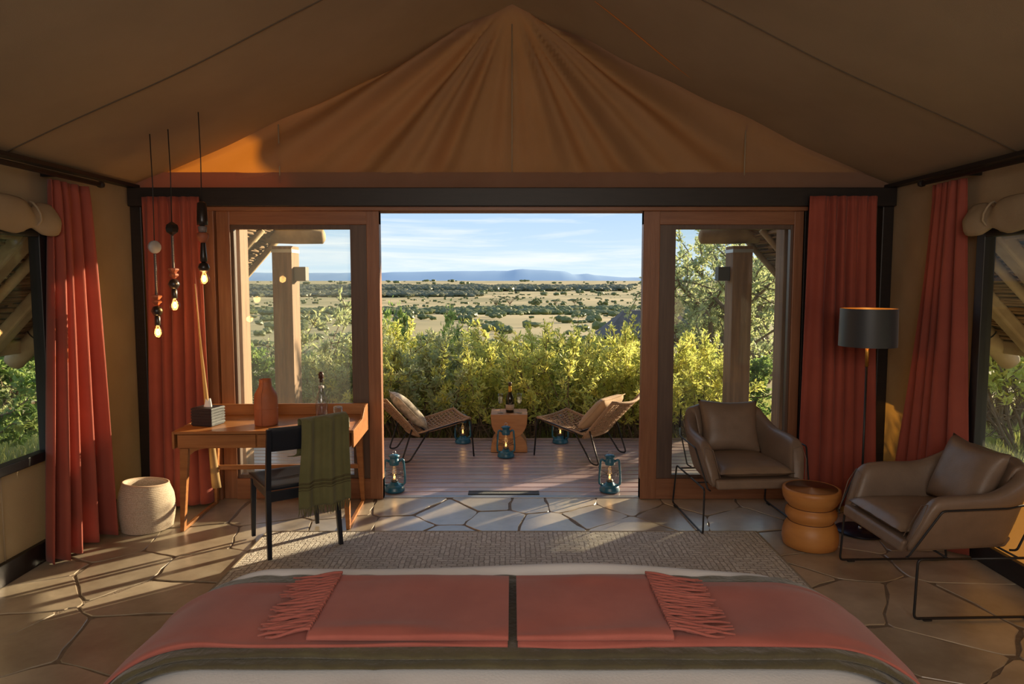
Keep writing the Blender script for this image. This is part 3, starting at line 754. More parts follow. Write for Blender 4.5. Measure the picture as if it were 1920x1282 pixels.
# trees
def tree(name, label, seed, H, spread, nleaf, leafm, trunk_r=.09, nmain=4, ll=.075, lw=.018, lowfrac=.15, levels=3, bare=False):
    rr = random.Random(seed); r = thing(name, label, 'tree'); sb = MB(); lb = MB(); tw = []
    def grow(p, d, l, rad, lev):
        pts = [p.copy()]; seg = 4
        for i in range(seg):
            d = (d+randv(rr)*.24+Vector((0, 0, .05))).normalized(); p = p+d*l/seg; pts.append(p.copy())
        sb.tube(pts, [rad*(1-.5*i/seg) for i in range(seg+1)], 6 if lev < 2 else 4, cap=False)
        if lev >= 1: tw.extend([(pts[i], pts[i+1], lev) for i in range(seg)])
        if lev < levels:
            for q in range(3+(lev > 0)):
                i = rr.randint(1, seg) if q else seg
                nd = (d*.7+randv(rr)*.95*spread).normalized()
                grow(pts[i], nd, l*rr.uniform(.5, .75), rad*.5, lev+1)
    for k in range(nmain):
        a = 2*PI*k/nmain+rr.uniform(-.4, .4); grow(Vector((0, 0, 0)), Vector((math.cos(a)*.42*spread, math.sin(a)*.42*spread, 1)).normalized(), H*.42, trunk_r*rr.uniform(.7, 1), 0)
    tl = [t for t in tw if t[2] >= 2 and t[1].z > lowfrac*H]
    for _ in range(nleaf):
        a, b, _l = tl[rr.randrange(len(tl))]; p = a.lerp(b, rr.random())+randv(rr)*.05*rr.random()
        d = ((b-a).normalized()*.4+randv(rr)).normalized(); nn = d.cross(randv(rr))
        if nn.length > .01: s_ = rr.uniform(.7, 1.3); leafpoly(lb, p, d, nn.normalized(), ll*s_, lw*s_)
    stuff(sb.build('branches', BARK, r, smooth=True))
    if nleaf: stuff(lb.build('foliage', leafm, r))
    return r
t1_ = tree('bushy_tree', 'tall grey green leafy tree behind the right porch post', 5, 3.4, 1.1, 17000, LEAF_G, .07, 6, ll=.058, lw=.014)
put(t1_, 3.8, 13.0, 0, 1.22)
t2_ = tree('bushy_tree', 'bright leafy tree between the right door edge and the porch post', 8, 2.4, 1.2, 9000, LEAF_D, .05, 5, ll=.08, lw=.022)
put(t2_, 3.0, 9.9, 1.0, .70)
t3_ = copy_tree(t1_); put(t3_, 6.7, 18, 2.2, 1.7, 'taller tree furthest right, seen past the slim right porch post')
# side gardens
t4_ = copy_tree(t1_); put(t4_, -6.6, 7.7, 1.2, 1.0, 'dense tree with dark stems outside the left window')
t5_ = copy_tree(t2_); put(t5_, -5.6, 6.9, 2.9, .95, 'bright green bush low outside the left window')
t6_ = tree('window_tree', 'multi stemmed small tree outside the right window', 31, 3.2, .75, 4200, LEAF_Y, .075, 7, lowfrac=.3)
put(t6_, 6.95, 9.6, 0, .95)
t17_ = copy_tree(prot[0]); del t17_['group']; put(t17_, 6.35, 8.2, 1.0, 1.4, 'low leafy bush added outside the right window to block the sun')  # bush added to keep sun off the right wall near the corner
t7_ = copy_tree(t6_); put(t7_, 9.6, 12.4, 2, 1.2, 'further yellow green tree outside the right window')
t8_ = copy_tree(t1_); put(t8_, -9.5, 11.2, 3.2, 1.35, 'big tree furthest back outside the left window')
# left of deck
t9_ = plant('sapling', 'slender tall leafy sapling right of the left porch post', 'shrub', 77, 2.5, .9, 4, 900, LEAF_G, ll=.10, lw=.018, low=.35, lean=1.5, stem_r=.02)
put(t9_, -2.98, 9.3, .4, 1.0)
t10_ = copy_tree(t2_); put(t10_, -2.35, 8.9, .5, .62, 'dark green round bush low behind the left glass door')
t11_ = copy_tree(t2_); put(t11_, -3.7, 9.6, 4.0, .80, 'green bush left of the left porch post')
t12_ = tree('bare_tree', 'grey twiggy bare bush behind the left glass door', 90, 2.0, 1.0, 600, LEAF_G, .045, 6)
put(t12_, -3.35, 10.6, 0, .9)
t13_ = copy_tree(t12_); put(t13_, -2.75, 13.0, 2, .95, 'second twiggy bare bush further back on the left')

# grass tufts
def grass_patch(name, label, x0, x1, y0, y1, cnt, seed, m, h=.35):
    rr = random.Random(seed); mb = MB()
    for _ in range(cnt):
        x, y = rr.uniform(x0, x1), rr.uniform(y0, y1); z = ground_z(x, y); a = rr.uniform(0, 2*PI)
        hh = h*rr.uniform(.4, 1.2); dx, dy = math.cos(a)*hh*.35, math.sin(a)*hh*.35; wx, wy = -math.sin(a)*.006, math.cos(a)*.006
        b = len(mb.v)
        mb.v += [Vector((x-wx, y-wy, z)), Vector((x+wx, y+wy, z)), Vector((x+dx*.4+wx*.7, y+dy*.4+wy*.7, z+hh*.6)), Vector((x+dx*.4-wx*.7, y+dy*.4-wy*.7, z+hh*.6)), Vector((x+dx, y+dy, z+hh))]
        mb.f += [(b, b+1, b+2, b+3), (b+3, b+2, b+4)]
    o = mb.build(name, m); stuff(o); tag(o, label, 'grass')
GRASS = leafmat('grass_blades', (.30, .36, .10), (.45, .46, .15), (.62, .56, .24), 1.5)
grass_patch('grass', 'bright green grass under the hedge behind the deck', -4.5, 4.5, 7.8, 12.5, 22000, 1, GRASS)
grass_patch('grass', 'green grass of the garden outside the right window', 4.6, 10.5, 6.2, 13, 24000, 2, GRASS, .3)
grass_patch('grass', 'grass among the bushes outside the left window', -10.5, -4.6, 5.5, 11, 14000, 3, GRASS, .3)
# stones of the garden path by the right window
rr = random.Random(3)
GS = mat('garden_stone', (.55, .50, .42), .85, (.40, .36, .30), 5, bump=.5, bscale=15, objrand=.15)
for k in range(11):
    x = 4.75+rr.uniform(-.18, .25)+.24*k*.45; y = 5.75+k*.22+rr.uniform(-.05, .05); s_ = rr.uniform(.10, .2)
    mb = MB(); rq = random.Random(k+40); mb.add([(p.x*s_*rq.uniform(.8, 1.2)*1.3, p.y*s_*rq.uniform(.8, 1.2), p.z*s_*.5*rq.uniform(.8, 1.1)) for p in IV], IF)
    o = mb.build('garden_rock', GS, smooth=True, loc=(x, y, ground_z(x, y)+.03)); o.modifiers.new('s', 'SUBSURF').levels = 1
    tag(o, 'pale garden rock outside the right window, %s from the near end of the row' % ['first', 'second', 'third', 'fourth', 'fifth', 'sixth', 'seventh', 'eighth', 'ninth', 'tenth', 'last'][k], 'rock', 'rocks along the garden path')
# ================================================================== RUG
RUG = bpy.data.materials.new('rug_weave'); RUG.use_nodes = True
n = RUG.node_tree.nodes; L = RUG.node_tree.links; p = n['Principled BSDF']; p.inputs['Roughness'].default_value = .95
tcn = n.new('ShaderNodeTexCoord'); mpn = n.new('ShaderNodeMapping'); L.new(tcn.outputs['Object'], mpn.inputs[0])
dn = n.new('ShaderNodeTexNoise'); dn.inputs['Scale'].default_value = 25; L.new(tcn.outputs['Object'], dn.inputs['Vector'])
mixv = n.new('ShaderNodeMixRGB'); mixv.inputs[0].default_value = .022; L.new(mpn.outputs[0], mixv.inputs[1]); L.new(dn.outputs['Color'], mixv.inputs[2])
chk = n.new('ShaderNodeTexChecker'); chk.inputs['Scale'].default_value = 4.3; L.new(mixv.outputs[0], chk.inputs[0])
def brick(rot):
    m2 = n.new('ShaderNodeMapping'); m2.inputs['Rotation'].default_value = (0, 0, rot); L.new(mixv.outputs[0], m2.inputs[0])
    b = n.new('ShaderNodeTexBrick'); b.inputs['Scale'].default_value = 4.6; b.inputs['Mortar Size'].default_value = .022; b.inputs['Mortar Smooth'].default_value = .6
    b.inputs['Color1'].default_value = (.68, .63, .55, 1); b.inputs['Color2'].default_value = (.54, .49, .42, 1); b.inputs['Mortar'].default_value = (.33, .29, .24, 1)
    b.inputs['Brick Width'].default_value = .30; b.inputs['Row Height'].default_value = .15
    L.new(m2.outputs[0], b.inputs[0]); return b
b1 = brick(0); b2 = brick(PI/2)
mr = n.new('ShaderNodeMixRGB'); L.new(chk.outputs['Fac'], mr.inputs[0]); L.new(b1.outputs['Color'], mr.inputs[1]); L.new(b2.outputs['Color'], mr.inputs[2])
fn = n.new('ShaderNodeTexNoise'); fn.inputs['Scale'].default_value = 120; L.new(tcn.outputs['Object'], fn.inputs['Vector'])
mm_ = n.new('ShaderNodeMixRGB'); mm_.blend_type = 'OVERLAY'; mm_.inputs[0].default_value = .6; L.new(mr.outputs[0], mm_.inputs[1]); L.new(fn.outputs['Fac'], mm_.inputs[2])
L.new(mm_.outputs[0], p.inputs['Base Color'])
bw = n.new('ShaderNodeBump'); bw.inputs['Strength'].default_value = .8; bw.inputs['Distance'].default_value = .01; L.new(mm_.outputs[0], bw.inputs['Height']); L.new(bw.outputs[0], p.inputs['Normal'])
r = thing('rug', 'large flat grey beige rug with basket weave between desk chair and bed', 'rug', (0, 3.6, .001))
MB().grid(lambda u, v: (1.75*(2*u-1), -1.15+2.30*v, .010), 4, 4).build('weave', RUG, r, solid=.009)
for a in ((-1.75, -1.735, -1.155, 1.155), (1.735, 1.75, -1.155, 1.155), (-1.735, 1.735, 1.143, 1.155), (-1.735, 1.735, -1.155, -1.143)):
    MB().box(a[0], a[1], a[2], a[3], .001, .013).build('border', mat('rug_border', (.30, .25, .18), .9), r, bevel=.003)

# ================================================================== BED
BX, BY1 = 1.19, 2.42
def drp(a, flat, ea, eb):
    """arc length -> (offset, fall, normal angle)"""
    s_ = 1 if a >= 0 else -1; a = abs(a)
    if a < flat: return s_*a, 0, 0
    la = PI/2*math.sqrt((ea*ea+eb*eb)/2); t = (a-flat)/la
    if t < 1: an = t*PI/2; return s_*(flat+ea*math.sin(an)), eb*(1-math.cos(an)), s_*an
    return s_*(flat+ea), eb+(a-flat-la), s_*PI/2
bed = thing('bed', 'wide bed in the foreground with its foot towards the doors', 'bed', (0, 1.3, 0))
MB().box(-1.10, 1.10, -1.02, 1.06, .10, .34).build('bed_base', mat('base_fabric', (.10, .08, .06), .9), bed, bevel=.02)
for sx in (-1, 1):
    MB().box(min(sx*.02, sx*1.10), max(sx*.02, sx*1.10), -1.04, 1.03, .34, .62).build('mattress', WHITE, bed, bevel=.05, bseg=4)
    for sy in (-1, 1): MB().lathe([(.03, 0), (.035, .10)], 12, c=(sx*.95, sy*.9, 0)).build('leg', BLACK, bed)
def duvet(u, v):
    s_ = -1.62+3.24*u; t = .25+2.46*v
    x, fx, nx = drp(s_, .86, .34, .30)
    if t < 2.38: y, fy, ny = t, 0, 0
    else:
        y, fy, ny = drp(t-2.38, 0.0, .09, .10); y += 2.38
    edge = sm(2.15, 2.36, t)
    z = .715-fx-fy+sm(2.25, 2.38, t)*(.050+.014*math.sin(s_*3.4+.8)-.010*s_)*math.exp(-(s_/1.15)**6)+.010*N3(s_*2, t*2, 0)
    z += (.014*math.sin(s_*9+t*3.0)+.010*math.sin(s_*21-t*5)+.012*N3(s_*8, t*1.5, 3))*sm(1.80, 1.55, t)
    return (x*1.0, y-1.3, max(z, .30))
dv = thing('duvet', 'white cotton duvet covering the bed under the quilt and throws', 'bedding', (0, 1.3, 0))
MB().grid(duvet, 150, 110).build('cover', WHITE, dv, smooth=True)
def layer(s0, s1, y0, y1, base, th, ns, seed, wr=.004, near=1.0, taper=0, quilt=False):
    """cloth slab swept across the bed; closed section with round edges"""
    nsec = 30; mb = MB()
    def f(u, v):
        s_ = s0+(s1-s0)*v
        ang = 2*PI*u
        cx, sx_ = math.cos(ang), math.sin(ang)
        yy_ = (y0+y1)/2+(y1-y0)/2*(abs(cx)**.32)*(1 if cx > 0 else -1)
        hh = th/2*(abs(sx_)**.6)*(1 if sx_ > 0 else -1)
        if cx < 0: hh *= near
        h = base+th/2*near+hh
        if sx_ > 0:
            h += wr*(N3(s_*1.6+seed, yy_*13, seed)+.7*N3(s_*4+seed, yy_*26, 2))
            if quilt: h += .006*abs(math.sin(s_*26+yy_*9))*abs(math.sin(yy_*30))
        yo = .012*N3(s_*2.3, seed, 1)*(1 if cx < 0 else 1)
        x, fl_, an = drp(s_, .86, .34, .30)
        return (x+math.sin(an)*h, yy_+yo, .715-fl_+math.cos(an)*h)
    mb.grid(f, nsec, ns, closeu=True)
    L_ = len(mb.v)
    mb.f.append(tuple(range(nsec-1, -1, -1))); mb.f.append(tuple(range(L_-nsec, L_)))
    return mb
q = thing('quilt', 'folded dark olive quilt lying across the bed under the coral throws', 'quilt', (0, 2.05, .72))
def rel(mb, o): mb.v = [v-Vector(o.location) for v in mb.v]; return mb
rel(layer(-1.60, 1.60, 1.80, 2.345, .010, .018, 160, 1, .006, quilt=True), q).build('lower_fold', QUILT, q, smooth=True)
rel(layer(-1.58, 1.58, 1.815, 2.335, .030, .020, 160, 3, .006, quilt=True), q).build('upper_fold', QUILT, q, smooth=True)
MB()
for sg, lb in ((-1, 'coral wool throw folded over the left half of the bed'), (1, 'coral wool throw folded over the right half of the bed')):
    t = thing('throw_blanket', lb, 'blanket', (sg*.5, 2.05, .76), group=None)
    g = .012 if sg < 0 else .016
    rel(layer(sg*g, sg*1.66, 1.845, 2.250, .048, .020, 130, 5+sg, .012), t).build('lower_layer', FELT, t, smooth=True)
    xe = .578 if sg < 0 else .455
    o = rel(layer(sg*(g-.002), sg*xe, 1.842, 2.245, .068, .024, 90, 9+sg, .010, near=1.1), t).build('upper_layer', FELT, t, smooth=True)
    fr = MB(); rr = random.Random(50+sg)
    nf = 52
    for i in range(nf):
        y = 1.862+(2.235-1.862)*(i+.5)/nf; l = rr.uniform(.12, .17)+(.02 if sg > 0 else 0); x = xe-.006; z = .811; dy = rr.uniform(-.020, .015)-.010
        pts = []
        for k in range(7):
            tt = k/6; xx_ = x+l*tt; h_ = .715+(.098*(1-tt)**1.6+.082*(1-(1-tt)**1.6))
            pts.append((sg*xx_, y+dy*tt+.004*math.sin(tt*7+i), h_+.004*math.sin(i*2.1+tt*5)+.002))
        fr.tube(pts, [.0052, .005, .0046, .0046, .0045, .0042, .003], 5)
    stuff(rel(fr, t).build('fringe', FELT, o, smooth=True))

# ================================================================== DESK
dk = thing('writing_desk', 'honey wooden writing desk with raised back edge under the left glass door', 'desk', (-1.788, 5.11, 0), R(2.2))
W2, D2, TZ = .625, .31, .725
MB().box(-W2, W2, -D2, D2, TZ-.02, TZ).build('desk_top', DESKWOOD, dk, bevel=.004)
MB().box(-W2+.012, W2-.012, -D2+.022, D2-.01, .598, TZ-.021).build('apron', DESKWOOD, dk, bevel=.003)
for a, b in ((-W2+.02, -.055), (-.045, W2-.02)):
    MB().box(a, b, -D2+.004, -D2+.021, .604, TZ-.026).build('drawer', DESKWOOD, dk, bevel=.003)
MB().box(-W2, W2, D2-.022, D2, TZ, .812).build('back_panel', DESKWOOD, dk, bevel=.003)
MB().box(-.20, -.10, D2-.026, D2-.021, TZ+.004, TZ+.018).build('cable_slot', BLACK, dk)
sidep = [(-D2, TZ-.125), (D2, TZ-.125), (D2, .812), (D2-.10, .812), (D2-.16, .80), (D2-.22, .765), (D2-.27, .735), (-D2, TZ)]
for x0 in (W2, -W2-.016):
    pp = sidep if x0 > 0 else [(-D2, TZ-.125), (D2, TZ-.125), (D2, .812), (D2-.02, .79), (D2-.05, .745), (D2-.09, TZ+.002), (-D2, TZ)]
    MB().add([(x0, y, z) for y, z in pp]+[(x0+.016, y, z) for y, z in pp],
             [tuple(range(len(pp)-1, -1, -1)), tuple(range(len(pp), 2*len(pp)))]+[(i, (i+1) % len(pp), len(pp)+(i+1) % len(pp), len(pp)+i) for i in range(len(pp))]).build('side_panel', DESKWOOD, dk, bevel=.002)
for sx in (-1, 1):
    for sy in (-1, 1):
        xt, yt = sx*.565, sy*(D2-.035); xb, yb = sx*.590, sy*(D2-.012)
        MB().hexa([(xb-.014, yb-.02, 0), (xb+.014, yb-.02, 0), (xb+.014, yb+.02, 0), (xb-.014, yb+.02, 0)],
                  [(xt-.030, yt-.022, .60), (xt+.030, yt-.022, .60), (xt+.030, yt+.022, .60), (xt-.030, yt+.022, .60)]).build('leg', DESKWOOD, dk, bevel=.003)
        MB().prism([(sx*.53, .598), (sx*.53, .55), (sx*.50, .575), (sx*.46, .590), (sx*.42, .598)], 0, .02, Matrix(((1, 0, 0, 0), (0, 0, 1, yt-.01), (0, 1, 0, 0), (0, 0, 0, 1)))).build('leg_bracket', DESKWOOD, dk)
    MB().box(sx*.59-.012, sx*.59+.012, -D2+.03, D2-.03, 0, .022).build('floor_runner', DESKWOOD, dk, bevel=.002)
MB().box(-.565, .565, D2-.055, D2-.03, .29, .325).build('stretcher', DESKWOOD, dk, bevel=.003)

# things on the desk
r = thing('tissue_box', 'black ribbed leather tissue box on the left end of the desk', 'tissue box', (-2.262, 5.02, TZ+.001), R(-14))
BL = mat('black_leather', (.018, .018, .024), .4, bump=.3, bscale=200)
bx_ = MB().box(-.085, .085, -.075, .075, 0, .135).build('box', BL, r, bevel=.006)
for k in range(6):
    MB().box(-.088, .088, -.078, .078, .012+k*.021, .026+k*.021).build('rib', BL, bx_, bevel=.002)
MB().grid(lambda u, v: (.035*(1-.55*v)*math.cos(2*PI*u)*(1+.35*math.sin(6*PI*u)*v), .016*math.sin(2*PI*u)*(1+.5*math.cos(4*PI*u)*v), .133+.052*v*(1+.25*math.sin(4*PI*u))), 24, 6, closeu=True).build('tissue', WHITE, r, smooth=True)
r = thing('terracotta_vase', 'terracotta leather wrapped vase with narrow neck on the desk', 'vase', (-1.83, 5.02, TZ+.001))
TC = mat('terracotta', (.42, .135, .06), .6, (.36, .11, .045), 9, bump=.1, bscale=90)
prf = [(.080, 0), (.083, .01), (.084, .10), (.084, .20), (.080, .23), (.062, .262), (.048, .285), (.044, .31), (.043, .342), (.038, .342), (.037, .30), (0, .28)]
vb_ = MB().lathe(prf, 32).build('body', TC, r, smooth=True)
MB().tube([(.0845*math.cos(a), .0845*math.sin(a), .125) for a in [k*PI/14 for k in range(28)]], .0022, 5, closed=True).build('stitched_seam', TC, vb_, smooth=True)
for an in (R(-92), R(88)):
    MB().tube([(a*math.cos(an)*1.01, a*math.sin(an)*1.01, z) for a, z in prf[1:9]], .0022, 5).build('stitched_seam', TC, vb_, smooth=True)
r = thing('book', 'thick book lying flat under the clear bottle on the desk', 'book', (-1.34, 4.98, TZ+.001), R(14))
cv = mat('book_cover', (.16, .19, .09), .5, (.50, .45, .30), 9)
MB().box(-.135, .135, -.095, .095, .033, .036).build('cover', cv, r); MB().box(-.135, .135, -.095, .095, 0, .003).build('cover', cv, r)
MB().box(-.13, .132, -.091, .091, .003, .033).build('pages', mat('paper', (.72, .68, .58), .9, bump=.4, bscale=300, stretch=(.2, .2, 8)), r)
MB().box(-.137, -.132, -.095, .095, 0, .036).build('spine', mat('book_spine', (.05, .05, .05), .5), r, bevel=.001)
MB().box(-.12, -.02, -.0962, -.0955, .008, .028).build('title_band', mat('dark_print', (.06, .06, .07), .6), r)
bz = TZ+.038
r = thing('water_bottle', 'clear glass bottle with dark stopper standing on the book', 'bottle', (-1.40, 4.965, bz))
MB().lathe([(0, .003), (.042, 0), (.045, .006), (.045, .15), (.040, .178), (.024, .215), (.017, .245), (.016, .30), (.018, .302), (.018, .312), (.012, .312), (.012, .245), (.020, .212), (.040, .150), (.041, .010), (0, .010)], 28).build('glass', CLEAR, r, smooth=True)
MB().lathe([(0, .012), (.040, .012), (.040, .135), (0, .135)], 24).build('water', glass_mat('water', (.95, .93, .96), .5), r, smooth=True)
MB().lathe([(.0115, .29), (.012, .315), (.019, .32), (.017, .335), (.021, .348), (.012, .365), (0, .368)], 16).build('stopper', mat('stopper_dark', (.06, .025, .018), .4), r, smooth=True)
MB().lathe([(.0195, .245), (.0195, .262)], 16).build('neck_label', mat('neck_label', (.5, .46, .42), .6), r, smooth=True)
r = thing('drinking_glass', 'upturned clear tumbler beside the bottle on the book', 'glass', (-1.285, 4.985, bz))
MB().lathe([(.036, 0), (.034, .05), (.032, .105), (0, .108), (0, .098), (.028, .095), (.033, .002), (.036, 0)], 24).build('tumbler', CLEAR, r, smooth=True)

# ================================================================== DESK CHAIR AND SHAWL
CB = mat('black_painted_wood', (.010, .013, .020), .36, bump=.05, bscale=40)
yaw = R(33.5)
ch = thing('desk_chair', 'black wooden chair drawn up to the desk with a shawl on its back', 'chair', (-1.495, 4.59, .012), yaw)
hw, hd = .235, .232
for sx in (-1, 1):
    MB().hexa([(sx*hw-.014, -hd-.030, 0), (sx*hw+.014, -hd-.030, 0), (sx*hw+.014, -hd-.002, 0), (sx*hw-.014, -hd-.002, 0)],
              [(sx*(hw-.012)-.017, -hd+.010, .44), (sx*(hw-.012)+.017, -hd+.010, .44), (sx*(hw-.012)+.017, -hd+.045, .44), (sx*(hw-.012)-.017, -hd+.045, .44)]).hexa(
              [(sx*(hw-.012)-.017, -hd+.010, .44), (sx*(hw-.012)+.017, -hd+.010, .44), (sx*(hw-.012)+.017, -hd+.045, .44), (sx*(hw-.012)-.017, -hd+.045, .44)],
              [(sx*(hw-.012)-.014, -hd-.045, .845), (sx*(hw-.012)+.014, -hd-.045, .845), (sx*(hw-.012)+.014, -hd-.015, .845), (sx*(hw-.012)-.014, -hd-.015, .845)]).build('leg', CB, ch, bevel=.003)
    MB().hexa([(sx*(hw-.01)-.013, hd-.013, 0), (sx*(hw-.01)+.013, hd-.013, 0), (sx*(hw-.01)+.013, hd+.013, 0), (sx*(hw-.01)-.013, hd+.013, 0)],
              [(sx*(hw-.02)-.018, hd-.02, .425), (sx*(hw-.02)+.018, hd-.02, .425), (sx*(hw-.02)+.018, hd+.018, .425), (sx*(hw-.02)-.018, hd+.018, .425)]).build('leg', CB, ch, bevel=.003)
    MB().box(sx*(hw-.02)-.010, sx*(hw-.02)+.010, -hd+.04, hd-.02, .375, .425).build('seat_rail', CB, ch, bevel=.002)
MB().box(-hw+.02, hw-.02, -hd+.018, -hd+.038, .36, .425).build('seat_rail', CB, ch, bevel=.002)
MB().box(-hw+.02, hw-.02, hd-.014, hd+.006, .36, .425).build('seat_rail', CB, ch, bevel=.002)
MB().grid(lambda u, v: ((hw+.005)*(2*u-1)*(1-.04*(1-v)), (-hd+.046)+(2*hd-.02)*v, .452-.012*math.sin(PI*u)*math.sin(PI*v)), 12, 12).build('seat', CB, ch, smooth=True, solid=.026, bevel=.004)
def rail(u, v):
    x = (hw-.014)*(2*u-1); return (x, -hd-.012-.028*(1-(2*u-1)**2)*.7-.035*v*.6+.018, .695+.155*v)
MB().grid(rail, 14, 4).build('backrest', CB, ch, smooth=True, solid=.018, off=0, bevel=.003)
# shawl
SH = mat('olive_linen', (.19, .18, .075), .95, (.155, .15, .06), 8, bump=.3, bscale=300, trans=.12, sheen=.2)
SHB = mat('shawl_band', (.10, .085, .035), .95)
shw = thing('shawl', 'olive green linen shawl with brown stripes hung over the black chair', 'shawl', (-1.495, 4.59, .012), yaw)
def shl(u, v, push=0):
    x = -.035+.305*u
    L_ = .83*v
    fold = .010*math.sin(x*46+1)+.006*math.sin(x*95)+.012*N3(x*6, L_*3, 2)
    if L_ < .22: y, z = -hd+.030+fold*.4, .872-(.22-L_)-.012*u; 
    elif L_ < .27:
        a = (L_-.22)/.05*PI; y, z = -hd-.018+.048*math.cos(a), .872+.018*math.sin(a)-.012*u*0
    else:
        y, z = -hd-.066-fold*1.3-.02*sm(.27, .8, L_), .872-(L_-.27)-.016*N3(x*9, 1, 1)
    x += (.015*math.sin(L_*6)-.02*(L_)*.6)*(1-u)+.012*u
    return Vector((x, y-push, z+ (.014*(u) if L_ >= .2 else 0)))
clo = MB().grid(lambda u, v: shl(u, v), 60, 60).build('cloth', SH, shw, smooth=True, solid=.003, off=0)
for v0, v1 in ((.795, .812), (.822, .840), (.850, .858)):
    MB().grid(lambda u, v: shl(u, v0+(v1-v0)*v, .003), 60, 1).build('stripe', SHB, clo, smooth=True, solid=.0015)
fr = MB(); rr = random.Random(8)
for i in range(34):
    p = shl((i+.5)/34, 1.0); k = rr.uniform(-.012, .012)
    fr.tube([p, p+Vector((k*.4, 0, -.025)), p+Vector((k, rr.uniform(-.01, .01), -.05-rr.random()*.012))], [.004, .0035, .002], 4)
for i in range(14):
    p = shl((i+.5)/14*.35, 0.0); fr.tube([p, p+Vector((-.02, .02, -.02)), p+Vector((-.05, .05, -.022))], [.004, .003, .002], 4)
stuff(fr.build('fringe', SH, clo, smooth=True))

# ================================================================== BASKET
r = thing('waste_basket', 'round cream woven basket on the floor left of the desk', 'basket', (-2.66, 4.86, .001))
BK = bpy.data.materials.new('woven_basket'); BK.use_nodes = True
n = BK.node_tree.nodes; L = BK.node_tree.links; p = n['Principled BSDF']; p.inputs['Roughness'].default_value = .85
tcn = n.new('ShaderNodeTexCoord'); ck = n.new('ShaderNodeTexNoise'); ck.inputs['Scale'].default_value = 160; L.new(tcn.outputs['Object'], ck.inputs[0])
rp = n.new('ShaderNodeValToRGB'); rp.color_ramp.elements[0].position = .4; rp.color_ramp.elements[0].color = (.42, .32, .235, 1); rp.color_ramp.elements[1].position = .55; rp.color_ramp.elements[1].color = (.55, .45, .355, 1)
L.new(ck.outputs['Fac'], rp.inputs[0]); L.new(rp.outputs[0], p.inputs['Base Color'])
prf = []
NR = 27
for i in range(NR*3+1):
    z = .330*i/(NR*3); rad = .152+.030*math.sin(PI*min(1, .12+z/.42))-.012*sm(.24, .33, z); prf.append((rad+.004*abs(math.sin(PI*i/3)), z))
ins = [(prf[-1][0]-.012, .332)]+[(prf[i][0]-.016, prf[i][1]) for i in range(len(prf)-1, 5, -6)]+[(0, .02)]
bsk = MB(); vs = []; fs = []; NN = 96; allp = prf+ins
for k, (ra, z) in enumerate(allp):
    for j in range(NN):
        a = 2*PI*j/NN; q_ = ra+(.0022*math.sin(a*NN/2+PI*(k//3)) if k < len(prf) else 0)
        tilt = .016*math.cos(a+2.4)*z/.33
        vs.append((q_*math.cos(a)*(1+.03*math.sin(2*a)), q_*math.sin(a), z+tilt))
for k in range(len(allp)-1):
    for j in range(NN): fs.append((k*NN+j, k*NN+(j+1) % NN, (k+1)*NN+(j+1) % NN, (k+1)*NN+j))
fs.append(tuple(range(NN-1, -1, -1)))
bsk.add(vs, fs); bsk.build('coiled_wall', BK, r, smooth=True)
MB().tube([((prf[-1][0]-.004)*math.cos(a)*(1+.03*math.sin(2*a)), (prf[-1][0]-.004)*math.sin(a), .332+.016*math.cos(a+2.4)) for a in [k*PI/24 for k in range(48)]], .0085, 8, closed=True).build('rim', mat('rim_cane', (.50, .36, .26), .8), r, smooth=True)

# ================================================================== STOOL TABLE
r = thing('side_stool', 'ochre turned wooden stool table with three bulges between the armchairs', 'stool', (2.025, 4.52, .001))
prf = [(.150, 0), (.172, .012), (.180, .05), (.178, .10), (.165, .145), (.148, .170), (.142, .178), (.146, .188), (.160, .205), (.165, .230), (.160, .252), (.146, .268), (.142, .276), (.146, .284), (.165, .305), (.180, .335), (.186, .375), (.183, .398), (.172, .403), (0, .398)]
MB().lathe(prf[:-1]+[(.165, .401), (.0, .395)], 48).build('body', STOOLW, r, smooth=True)
for z in (.178, .276):
    MB().tube([(.1445*math.cos(a), .1445*math.sin(a), z) for a in [k*PI/20 for k in range(40)]], .003, 5, closed=True).build('groove', mat('dark_groove', (.12, .045, .015), .7), r, smooth=True)
MB().lathe([(.164, .4018), (0, .4010)], 40).build('top_inset', mat('stool_top', (.30, .13, .05), .35, (.25, .10, .04), 6), r, smooth=True)

# ================================================================== FLOOR LAMP
lx, ly = 2.50, 4.78
r = thing('floor_lamp', 'tall black floor lamp with drum shade and brass neck by the corner curtain', 'lamp', (lx, ly, .001))
MB().lathe([(0, 0), (.165, 0), (.168, .006), (.165, .012), (.02, .016), (0, .016)], 40).build('base', mat('navy_metal', (.012, .014, .03), .35, metal=.3), r, smooth=True)
MB().lathe([(.014, .016), (.012, .035), (0, .037)], 12, c=(-.0, 0, 0)).build('foot_cap', mat('steel', (.6, .6, .62), .3, metal=.9), r, smooth=True)
MB().tube([(0, 0, .015), (0, 0, 1.19)], .0075, 10).build('pole', BLACK, r, smooth=True)
MB().tube([(0, 0, 1.19), (0, 0, 1.40)], .0125, 12).build('neck', BRASS, r, smooth=True)
SHADE = mat('navy_shade', (.028, .034, .045), .45, sheen=.3)
GOLD = mat('gold_liner', (.85, .50, .12), .4, metal=.5)
MB().grid(lambda u, v: (.188*math.cos(2*PI*u)*(1-.02*v), .188*math.sin(2*PI*u)*(1-.02*v), 1.335+.265*v), 56, 4, closeu=True).build('lamp_shade', SHADE, r, smooth=True)
shade_ = [c for c in r.children if c.name.startswith('lamp_shade')][0]
MB().grid(lambda u, v: (.1855*math.cos(2*PI*u)*(1-.02*v), .1855*math.sin(2*PI*u)*(1-.02*v), 1.337+.262*v), 56, 4, closeu=True).build('shade_liner', GOLD, shade_, smooth=True)
mb = MB()
